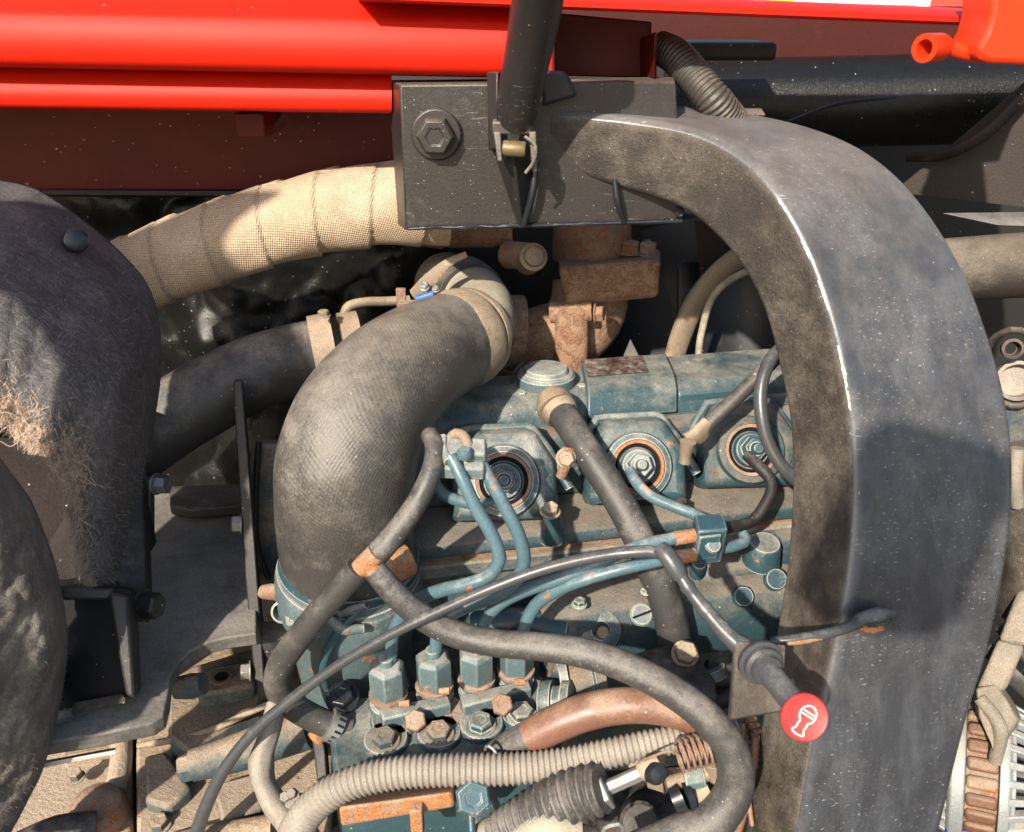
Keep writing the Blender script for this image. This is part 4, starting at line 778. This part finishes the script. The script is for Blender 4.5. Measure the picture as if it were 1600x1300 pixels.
# ================================================================== ALTERNATOR
al = thing('alternator', 'grey finned alternator with copper windings at the bottom right corner', 'alternator', P(1530, 1300, .44))
ac = P(1526, 1200, .462); ad = Vv((.85, -.40, .14)).normalized()
def alathe(o_, prof, name, mat, seg=56, **k): return MB().lathe(ac + ad * o_, ad, prof, seg).build(name, mat, al, **k)
alathe(-.008, [(.044, 0), (.044, .020)], 'stator_core', m_rusty)
for k in range(24):
    a_ = 2 * math.pi * k / 24; x = Vv((0, 0, 1)); x = (x - ad * x.dot(ad)).normalized(); y = ad.cross(x); d_ = x * math.cos(a_) + y * math.sin(a_); e_ = ad.cross(d_)
    if d_.dot(TOCAM(ac)) < -.3: continue
    MB().box(ac + ad * .002 + d_ * .0450, ad * .019, e_ * .0088, d_ * .005).build('winding_lamination', m_wind if k % 4 else m_rusty, al, .0022)
for s_, nm in ((-.0325, 'front_housing'), (.0115, 'rear_housing')):
    alathe(s_, [(.030, 0 if s_ > 0 else .022), (.044, .002 if s_ > 0 else .022), (.050, .000), (.050, .006), (.047, .008), (.047, .010)], nm + '_rim', m_alu, bevel=.0008) if s_ > 0 else alathe(s_, [(.047, .014), (.050, .016), (.050, .024), (.044, .025)], nm + '_rim', m_alu, bevel=.0008)
    base_ = .0175 if s_ > 0 else -.0185
    for k in range(26):
        a_ = 2 * math.pi * k / 26; x = Vv((0, 0, 1)); x = (x - ad * x.dot(ad)).normalized(); y = ad.cross(x); d_ = x * math.cos(a_) + y * math.sin(a_); e_ = ad.cross(d_)
        if d_.dot(TOCAM(ac)) < -.3: continue
        sgn = 1 if s_ > 0 else -1
        c_ = ac + ad * base_; 
        MB().hexa([c_ + d_ * .042 - e_ * .0025, c_ + d_ * .050 - e_ * .0025, c_ + d_ * .050 + e_ * .0025, c_ + d_ * .042 + e_ * .0025],
                  [c_ + ad * sgn * .026 + d_ * .030 - e_ * .002, c_ + ad * sgn * .022 + d_ * .040 - e_ * .002, c_ + ad * sgn * .022 + d_ * .040 + e_ * .002, c_ + ad * sgn * .026 + d_ * .030 + e_ * .002]).build('cooling_fin', m_alu, al, .0008)
    alathe(base_ + (.020 if s_ > 0 else -.024), [(.018, 0), (.036, 0), (.036, .004), (.018, .004)], nm + '_cap', m_alu, bevel=.001)
alathe(-.03, [(.030, 0), (.030, .075)], 'rotor', m_blackd)
ab = thing('alternator_bracket', 'tan dust-caked cast bracket bolted on top of the alternator', 'bracket', P(1555, 1130, .44))
MB().rings([[P(x, y, Y) for x, y, Y in r_] for r_ in ([(1525, 1075, .45), (1560, 1070, .45), (1575, 1098, .45), (1592, 1125, .44), (1575, 1150, .435), (1560, 1205, .43), (1548, 1160, .43), (1530, 1120, .44)], [(1520, 1070, .475), (1560, 1062, .475), (1580, 1090, .475), (1598, 1120, .47), (1590, 1140, .46), (1566, 1195, .455), (1550, 1150, .46), (1524, 1110, .47)])]).build('bracket_body', m_greyt, ab, .002)
MB().hexa([P(1522, 1085, .452), P(1572, 1080, .448), P(1602, 1010, .462), P(1560, 1000, .466)], [P(1522, 1080, .468), P(1572, 1072, .464), P(1602, 1000, .478), P(1560, 992, .482)]).hexa([P(1560, 1002, .464), P(1603, 1012, .460), P(1680, 900, .480), P(1590, 925, .482)], [P(1560, 994, .484), P(1603, 1002, .480), P(1680, 890, .50), P(1590, 915, .50)]).build('bracket_arm', m_greyt, ab, .003)
MB().tube([(1530, 1090, .448, 20), (1560, 1130, .436, 22), (1555, 1190, .432, 20)], 14).build('cast_rib', m_greyt, ab)
rc = thing('grey_casting', 'speckled grey casting at the right edge above the alternator', 'casting', P(1590, 900, .50))
MB().tube([(1622, 700, .52, 100), (1618, 800, .51, 108), (1622, 900, .50, 120), (1615, 960, .495, 110)], 28, dr=lambda t, a, T: .002 * noise.noise(Vv((t * 40, a * 2, 0)))).build('casting_body', m_archs, rc)
MB().tube([(1590, 700, .50, 22), (1585, 745, .497, 24), (1590, 790, .497, 20)], 14).build('cast_lug', m_corr, rc)
vb = thing('ribbed_belt', 'pale dusty ribbed drive belt at the lower right edge', 'belt', P(1590, 1060, .46))
MB().tube([(1540, 1010, .48, 26), (1580, 1055, .47, 28), (1640, 1110, .46, 30)], 12, flat=.4).tube([(1560, 980, .485, 14), (1600, 1025, .475, 16), (1650, 1070, .465, 16)], 10).build('belt_band', m_rub, vb)
rr = thing('pulley_ring', 'round dusty ring fitting half hidden right of the arch', 'ring', P(1590, 590, .58))
MB().tube([(P(1585 + 48 * math.cos(a / 12 * math.pi * 2), 575 + 60 * math.sin(a / 12 * math.pi * 2), .60 + .01 * math.cos(a)), .0026) for a in range(13)], 12, world=True).build('outer_ring', m_archs, rr)
MB().lathe(P(1583, 545, .585), (-.3, -.9, .3), [(.004, -.01), (.0065, -.01), (.0072, 0), (.0052, .001), (.0048, -.012)], 24, cap=False).build('small_eye', m_archs, rr)
MB().lathe(P(1590, 595, .59), (-.3, -.9, .3), [(.011, -.012), (.014, -.01), (.0145, 0), (.012, .001), (.0115, -.01), (.0003, -.01)], 32, cap=False).build('inner_ring', m_corr, rr)
tag(MB().box(P(1590, 650, .62), (.06, 0, 0), (0, .05, 0), (0, 0, .05)).build('side_block', m_tealg, bevel=.004), 'dark blue-grey block under the ring fitting at the right edge', 'block')
co = thing('orange_cable_tie', 'scrap of orange and blue wiring at the very bottom right edge', 'wiring', P(1560, 1300, .40))
MB().tube([(1500, 1312, .42, 12), (1545, 1303, .42, 14), (1620, 1306, .41, 16)], 10).build('orange_wire', m_orange, co)
MB().tube([(1460, 1306, .425, 10), (1505, 1302, .425, 10), (1580, 1312, .415, 10)], 10).build('blue_wire', m_blue, co)

# ================================================================== LEFT: PLATES AND CHANNEL
fp = thing('support_plate', 'flat dusty grey support plate with a curved cut-out on the left', 'plate', H(230, 1100, -.38))
ptsf = [(40, 1165), (150, 1148), (238, 1130), (256, 1118), (262, 1092), (266, 1058), (276, 1038), (296, 1018), (325, 1003), (358, 995), (400, 990), (402, 770), (180, 770), (120, 800), (60, 900)]
MB().prism(quadH(ptsf, -.38), (0, 0, -.010)).build('base_plate', m_floor, fp, .0012)
MB().prism(quadH([(268, 805), (300, 812), (400, 803), (400, 770), (268, 775)], -.376), (0, 0, .010)).build('step_strip', m_blackd, fp, .002)
up = thing('upright_plate', 'thin dark upright plate standing edge-on left of the woven hose', 'plate', P(395, 1060, .49))
MB().hexa([P(363, 598, .56), P(376, 594, .56), P(415, 1068, .475), P(402, 1064, .475)], [P(365, 594, .60), P(378, 590, .60), P(419, 1040, .50), P(405, 1035, .50)]).build('upright_sheet', m_floor, up, .0015) if False else \
MB().rings([[P(364, 596, .560), P(378, 596, .560), P(379, 592, .585), P(366, 592, .585)], [P(369, 690, .543), P(386, 690, .543), P(388, 684, .57), P(372, 684, .57)], [P(383, 900, .508), P(402, 900, .508), P(404, 880, .535), P(386, 880, .535)], [P(397, 1062, .478), P(414, 1070, .478), P(418, 1040, .505), P(402, 1035, .505)]]).build('upright_sheet', m_blackd, up, .001)
for x, y, Y in ((372, 818, .525), (386, 1048, .482)): MB().hexbolt(P(x + 6, y, Y), (-1, -.25, .1), .0058, .006, True).build('bolt', m_steel, up, .0005)
lc = thing('channel_bracket', 'black U-shaped channel bracket with a deep pocket on the lower left', 'bracket', P(190, 1100, .44))
MB().hexa([P(130, 640, .52), P(222, 640, .54), P(232, 975, .462), P(120, 925, .445)], [P(140, 640, .54), P(228, 636, .56), P(240, 965, .482), P(130, 915, .465)]).build('side_wall', m_blackd, lc, .002)
MB().rings([[P(216, 600, .585), P(226, 600, .585), P(230, 598, .60), P(220, 598, .60)], [P(225, 740, .56), P(236, 740, .56), P(242, 736, .575), P(230, 736, .575)], [P(226, 860, .53), P(236, 858, .53), P(242, 852, .545), P(232, 852, .545)]]).build('rear_flange', m_floor, lc, .001)
MB().rings([[P(60, 918, .422), P(180, 920, .432), P(190, 905, .462), P(60, 900, .455)], [P(60, 938, .418), P(172, 938, .430), P(184, 930, .455), P(60, 930, .45)]]).build('pocket_top', m_blackd, lc, .002)
MB().rings([[P(168, 924, .431), P(200, 930, .432), P(214, 920, .462), P(182, 914, .460)], [P(196, 1088, .398), P(212, 1094, .398), P(222, 1078, .418), P(206, 1072, .416)]]).build('pocket_side', m_blackd, lc, .002)
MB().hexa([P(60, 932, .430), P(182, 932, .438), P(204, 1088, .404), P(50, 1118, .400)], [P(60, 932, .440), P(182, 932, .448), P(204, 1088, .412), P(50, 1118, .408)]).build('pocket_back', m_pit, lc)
MB().rings([[P(115, 1098, .400), P(190, 1084, .400), P(196, 1092, .395), P(112, 1112, .395)], [P(113, 1104, .398), P(190, 1090, .398), P(196, 1098, .393), P(112, 1118, .393)]]).build('pocket_lip', m_blackd, lc, .001)
bolt(lc, 222, 945, .455, (1, -.25, .1), 42, m_blackd, h=1.3)
bolt(lc, 244, 756, .55, (1, -.25, .1), 28, m_steel, h=1.3)
MB().box(P(212, 828, .52), (.018, 0, 0), (0, .02, 0), (0, 0, .034)).build('rubber_block', m_blackc, lc, .002)
MB().tube([(196, 868, .50, 8), (222, 858, .50, 10), (230, 852, .50, 7)], 10).build('weld_bead', m_blackc, lc)
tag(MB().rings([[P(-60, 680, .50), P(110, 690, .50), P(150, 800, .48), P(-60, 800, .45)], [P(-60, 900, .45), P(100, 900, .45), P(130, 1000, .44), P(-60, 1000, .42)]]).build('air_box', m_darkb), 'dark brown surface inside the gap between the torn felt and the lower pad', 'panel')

# ================================================================== GEARBOX CASTING, LOWER LEFT
gb = thing('gearbox_housing', 'tan dust-caked gearbox casting in the lower left corner', 'gearbox', H(280, 1250, -.52))
def lumpy(pts, h, dep, name, mat, bev=.003): return MB().prism(quadH(pts, h), (0, 0, -dep)).build(name, mat, gb, bev)
lumpy([(-60, 1130), (205, 1120), (207, 1400), (-60, 1400)], -.500, .10, 'left_case', m_tan)
lumpy([(211, 1100), (415, 960), (520, 960), (520, 1400), (214, 1400)], -.492, .10, 'right_case', m_tan)
lumpy([(262, 1150), (262, 1062), (300, 1040), (400, 1010), (420, 1060), (405, 1105), (330, 1150), (290, 1172)], -.470, .03, 'sensor_cover', m_tealg)
lumpy([(300, 1055), (330, 1040), (395, 1030), (398, 1068), (350, 1080), (310, 1085)], -.458, .02, 'mount_boss', m_tealg)
p_ = H(346, 1058, -.4575); MB().lathe(p_, UPV, [(.0052, 0), (.0052, .0005), (.0003, .0006)], 24).build('bolt_hole', m_blackc, gb)
MB().lathe(p_, UPV, [(.008, -.001), (.0078, .0004), (.0054, .0005)], 28, cap=False).build('rust_halo', m_rusty, gb)
MB().tube([(275, 1075, .46, 34), (300, 1072, .46, 40), (318, 1068, .46, 34)], 20).build('sensor_plug', m_tealg, gb)
MB().tube([(300, 1196, .449, 52), (345, 1184, .453, 58), (400, 1166, .459, 64), (480, 1140, .467, 64)], 32, flat=.9).build('shaft_tube', m_tealg, gb)
MB().hexbolt(P(302, 1196, .449), (P(275, 1203, .447) - P(300, 1196, .449)), .0098, .009, False).build('plug_bolt', m_tealg, gb, .001)
MB().tube([(200, 1350, .395, 50), (300, 1322, .40, 52), (430, 1300, .405, 56)], 24).build('case_rib', m_tan, gb)
MB().tube([(190, 1120, .512, 30), (188, 1200, .468, 34), (180, 1240, .448, 34)], 20).build('case_web', m_tan, gb)
d_ = H(152, 1262, -.488)
MB().lathe(d_, (0, -.1, 1), [(.024, -.05), (.019, -.012), (.018, -.002), (.016, .005), (.010, .009), (.0003, .010)], 36).build('dome_plug', m_rusty, gb)
MB().tube([(20, 1330, .385, 50), (90, 1300, .40, 50), (150, 1290, .408, 44)], 24).build('front_rib', m_blackd, gb)
lumpy([(95, 1150), (185, 1142), (182, 1172), (95, 1186)], -.492, .03, 'raised_pad', m_tan)
MB().hexa([P(55, 1195, .375), P(180, 1172, .385), P(180, 1178, .384), P(55, 1202, .374)], [P(60, 1190, .40), P(180, 1168, .40), P(180, 1172, .40), P(60, 1196, .40)]).build('pressed_edge', m_steel, gb)
tag(MB().tube([(432, 1100, .43, 36), (420, 1150, .415, 40), (408, 1190, .405, 46), (412, 1225, .398, 42), (432, 1258, .392, 46), (462, 1290, .388, 60), (480, 1330, .38, 66)], 28, dr=lambda t, a, T: .0016 * noise.noise(Vv((t * 70, a * 1.5, 5))), flat=.8).build('flattened_hose', m_corr), 'creased dusty hose dropping behind the branched hose to the ribbed conduit', 'hose')
tag(MB().hexa([P(485, 1140, .44), P(505, 1140, .44), P(512, 1235, .41), P(498, 1238, .41)], [P(490, 1140, .45), P(510, 1140, .45), P(518, 1235, .42), P(503, 1238, .42)]).build('strap_plate', m_blackd, bevel=.001), 'narrow dark upright strap below the silver worm clamp', 'strap')
tn = thing('terminal_nuts', 'cluster of bright dusty terminal nuts left of the ribbed conduit', 'terminal', P(458, 1255, .385))
for x, y in ((447, 1245), (459, 1240), (470, 1247), (455, 1256), (468, 1258)): MB().hexbolt(P(x, y, .385), (random.uniform(-.5, .5), -.6, .7), .0032, .005, False).build('nut', m_greym, tn, .0003)

for x, y, w_ in ((235, 1235, 30), (250, 1290, 34), (120, 1215, 26), (395, 1235, 30)):
    MB().hexbolt(H(x, y, -.4915), (0, -.1, 1), w_ / 2 * .00036, .006, True, random.random()).build('bolt', m_tealg, gb, .0006)
for pts in ([(225, 1180), (260, 1172), (300, 1230), (262, 1262), (226, 1250)], [(330, 1225), (400, 1205), (412, 1260), (345, 1282)]): lumpy(pts, -.482, .02, 'cast_pad', m_tealg)
MB().tube([(215, 1165, .47, 10), (300, 1150, .475, 12), (420, 1100, .49, 10)], 10).build('parting_line', m_tan, gb)
# ================================================================== FELT
def lerp_path(pp, t):
    n = len(pp) - 1; x = t * n; i = min(n - 1, int(x)); u = x - i
    g_ = lambda q: pp[max(0, min(n, q))]
    return tuple(cr(g_(i - 1)[c], g_(i)[c], g_(i + 1)[c], g_(i + 2)[c], u) for c in range(len(pp[0])))
outer = [(-90, 262, .60), (0, 286, .60), (60, 302, .60), (130, 350, .59), (185, 398, .575), (225, 446, .565), (243, 505, .56), (245, 590, .545), (229, 690, .52), (216, 750, .505), (200, 800, .495), (186, 870, .475), (176, 905, .465)]
inner = [(-90, 640, .43), (-20, 640, .43), (14, 650, .435), (38, 678, .435), (62, 702, .435), (90, 712, .44), (108, 728, .44), (112, 758, .44), (114, 800, .44), (120, 840, .44), (128, 880, .44), (140, 902, .44), (158, 908, .445)]
def feltfn(u, v):
    o_ = lerp_path(outer, u); i_ = lerp_path(inner, u)
    s_ = v
    rag = (1 - v) ** 3 * 16 * noise.noise(Vv((u * 26, 0, 3))) + (1 - v) ** 8 * 10 * noise.noise(Vv((u * 90, 1, 3)))
    x = i_[0] + (o_[0] - i_[0]) * s_; y = i_[1] + (o_[1] - i_[1]) * s_ + rag
    Y = i_[2] + (o_[2] - i_[2]) * s_ ** 2.4
    p = P(x, y, Y)
    return p + TOCAM(p) * (.010 * noise.noise(p * 14) + .007 * (.5 - abs(noise.noise(p * 24 + Vv((2, 7, 1))))) + .003 * noise.noise(p * 60) + .0012 * noise.noise(p * 190))
fe = thing('felt_insulation', 'torn dark grey felt insulation pad hanging at the left edge', 'insulation', P(100, 640, .48))
MB().grid(feltfn, 220, 110).build('felt_sheet', m_felt, fe, solid=.005, ang=180)
def fibres(fn, n, sel, L0, L1, w0, mb, down=0, spread=.6):
    for i in range(n):
        u, v = sel()
        p = fn(u, v); q1 = fn(min(1, u + .004), v) - p; q2 = fn(u, min(1, v + .01)) - p
        nn = q1.cross(q2)
        if nn.length < 1e-12: continue
        nn.normalize()
        if nn.dot(TOCAM(p)) < 0: nn = -nn
        d = (q1.normalized() * random.gauss(0, spread) + q2.normalized() * random.gauss(-down, spread) + nn * random.uniform(.05, .55)).normalized()
        L_ = random.uniform(L0, L1); side = d.cross(nn).normalized() * w0; bend = Vv((random.uniform(-1, 1), random.uniform(-1, .3), random.uniform(-1.4, .4))) * L_ * .35
        a = p + nn * .0018; b_ = a + d * L_ * .5 + bend * .3; c_ = a + d * L_ + bend
        mb.add([a - side, a + side, b_ + side * .7, b_ - side * .7, c_], [[0, 1, 2, 3], [3, 2, 4]])
    return mb
fibres(feltfn, 6000, lambda: (random.random(), random.random() ** .8), .002, .008, .00015, MB()).build('surface_fibres', m_fibre, fe, kind='stuff')
fibres(feltfn, 4200, lambda: (random.uniform(.08, .95), abs(random.gauss(0, .10))), .002, .009, .00015, MB(), down=.9, spread=.9).build('frayed_edge', m_fray, fe, kind='stuff')
def frayfn(u, v):
    uu = .06 + u * .62; wv = .075 * (1 + .9 * noise.noise(Vv((u * 14, 0, 0))) + .55 * noise.noise(Vv((u * 60, 2, 0))) + .4 * noise.noise(Vv((u * 170, 5, 0))))
    p = feltfn(uu, max(-.02, v * wv)); return p + TOCAM(p) * (.0032 + .0045 * noise.noise(p * 150) + .002 * noise.noise(p * 420)) + Vv((0, 0, -.003 * noise.noise(p * 300)))
MB().grid(frayfn, 320, 18).build('torn_border', m_fray, fe, solid=.0015, ang=180)
mb = MB()
for i in range(46):
    u = random.uniform(.10, .66); p = frayfn((u - .06) / .62, random.uniform(0, .5)); L_ = random.uniform(.008, .03); q = p; pts = [(p, .00035)]; d = Vv((random.uniform(-1, 1), random.uniform(-.6, .2), random.uniform(-1.2, .2))).normalized()
    for k in range(5): d = (d + Vv((random.gauss(0, .6), random.gauss(0, .4), random.gauss(-.25, .5)))).normalized(); q = q + d * L_ / 5; pts.append((q, .00028 - .00004 * k))
    mb.tube(pts, 5, world=True, ds=.0015)
mb.build('loose_threads', m_fray, fe, kind='stuff')
fibres(lambda u, v: frayfn(u, v), 5200, lambda: (random.random(), random.random()), .001, .005, .00018, MB(), spread=1.2).build('frayed_fluff', m_fray, fe, kind='stuff')
pp_ = P(118, 376, .535); MB().lathe(pp_, TOCAM(pp_), [(.0075, .000), (.0065, .005), (.0045, .006), (.0003, .006)], 24).build('fastener', m_blackc, fe)
po = [(-40, 700, .45), (-8, 715, .45), (36, 775, .445), (68, 845, .44), (90, 920, .435), (100, 1000, .425), (95, 1060, .42), (86, 1110, .41), (66, 1190, .40), (38, 1250, .39), (12, 1300, .38), (-10, 1360, .37)]
def padfn(u, v):
    o_ = lerp_path(po, u); x = -140 + (o_[0] + 140) * math.sin(v * math.pi / 2); Y = .352 + (o_[2] - .352) * (1 - math.cos(v * math.pi / 2)) + u * -.02
    p = P(x, o_[1] + 8 * noise.noise(Vv((u * 12, v * 2, 0))) * v, Y)
    q = Vv((p.x * 20, p.y * 14, p.z * 9)) + Vv((5, 0, noise.noise(p * 12)))
    return p + TOCAM(p) * (.014 * noise.noise(q * .8) + .011 * (.5 - abs(noise.noise(q * 1.9 + Vv((2, 7, 1))))) + .004 * noise.noise(p * 55) + .0016 * noise.noise(p * 150))
pd = thing('lower_felt_pad', 'worn dirty felt-wrapped bundle at the lower left edge', 'insulation', P(40, 1300, .40))
MB().grid(padfn, 200, 80).build('felt_cover', m_felto, pd, solid=.004, ang=180)
fibres(padfn, 3000, lambda: (random.random(), random.uniform(.2, 1)), .001, .004, .00012, MB()).build('surface_fibres', m_fibre, pd, kind='stuff')


# added unseen flap left of the view, outline shaped to shade the bay
def back(px, py, Y, Y0=.25): p = P(px, py, Y); return p + SUN * ((Y0 - Y) / SUN.y)
edge = [(420, 285, .63), (352, 330, .62), (338, 370, .62), (372, 430, .63), (440, 490, .62), (485, 545, .61), (505, 600, .605), (470, 700, .58), (405, 800, .55), (412, 900, .54), (425, 1000, .53), (440, 1065, .51), (330, 1115, .49), (225, 1155, .45), (160, 1120, .42), (180, 900, .455), (165, 750, .46), (165, 650, .46), (172, 590, .47), (186, 545, .50), (190, 510, .53), (140, 500, .62), (120, 420, .63), (230, 330, .63), (330, 285, .64)]
blocker = thing('shade_blocker', 'added unseen flap hanging open beside the bay at the far left', 'blocker', back(200, 1160, .42))
ep = [back(*e) for e in edge]; cen = sum(ep, Vv()) / len(ep)
MB().prism(ep, (0, -.006, 0)).build('blocker_sheet', m_felto, blocker)

# the phone that takes the picture, just behind the lens; its shadow falls on the arch
ph = thing('phone', 'dark phone held up facing the engine bay where the picture is taken from', 'phone', CAM + Vv((0, -.05, -.1)))
pc0 = P(1418, 820, .42); pc1 = pc0 + SUN * ((-.045 - pc0.y) / SUN.y)
pts = []
for cx, cz, a0 in ((.026, .044, 0), (-.026, .044, 90), (-.026, -.044, 180), (.026, -.044, 270)):
    for k in range(7):
        a_ = R(a0 + 15 * k); x, z = cx + .022 * math.cos(a_), cz + .022 * math.sin(a_); t_ = R(12); pts.append(pc1 + RT * (x * math.cos(t_) + z * math.sin(t_)) + Vv((0, 0, 1)) * (z * math.cos(t_) - x * math.sin(t_)))
MB().prism(pts, (0, -.010, 0)).build('phone_body', m_blackc, ph, .001)
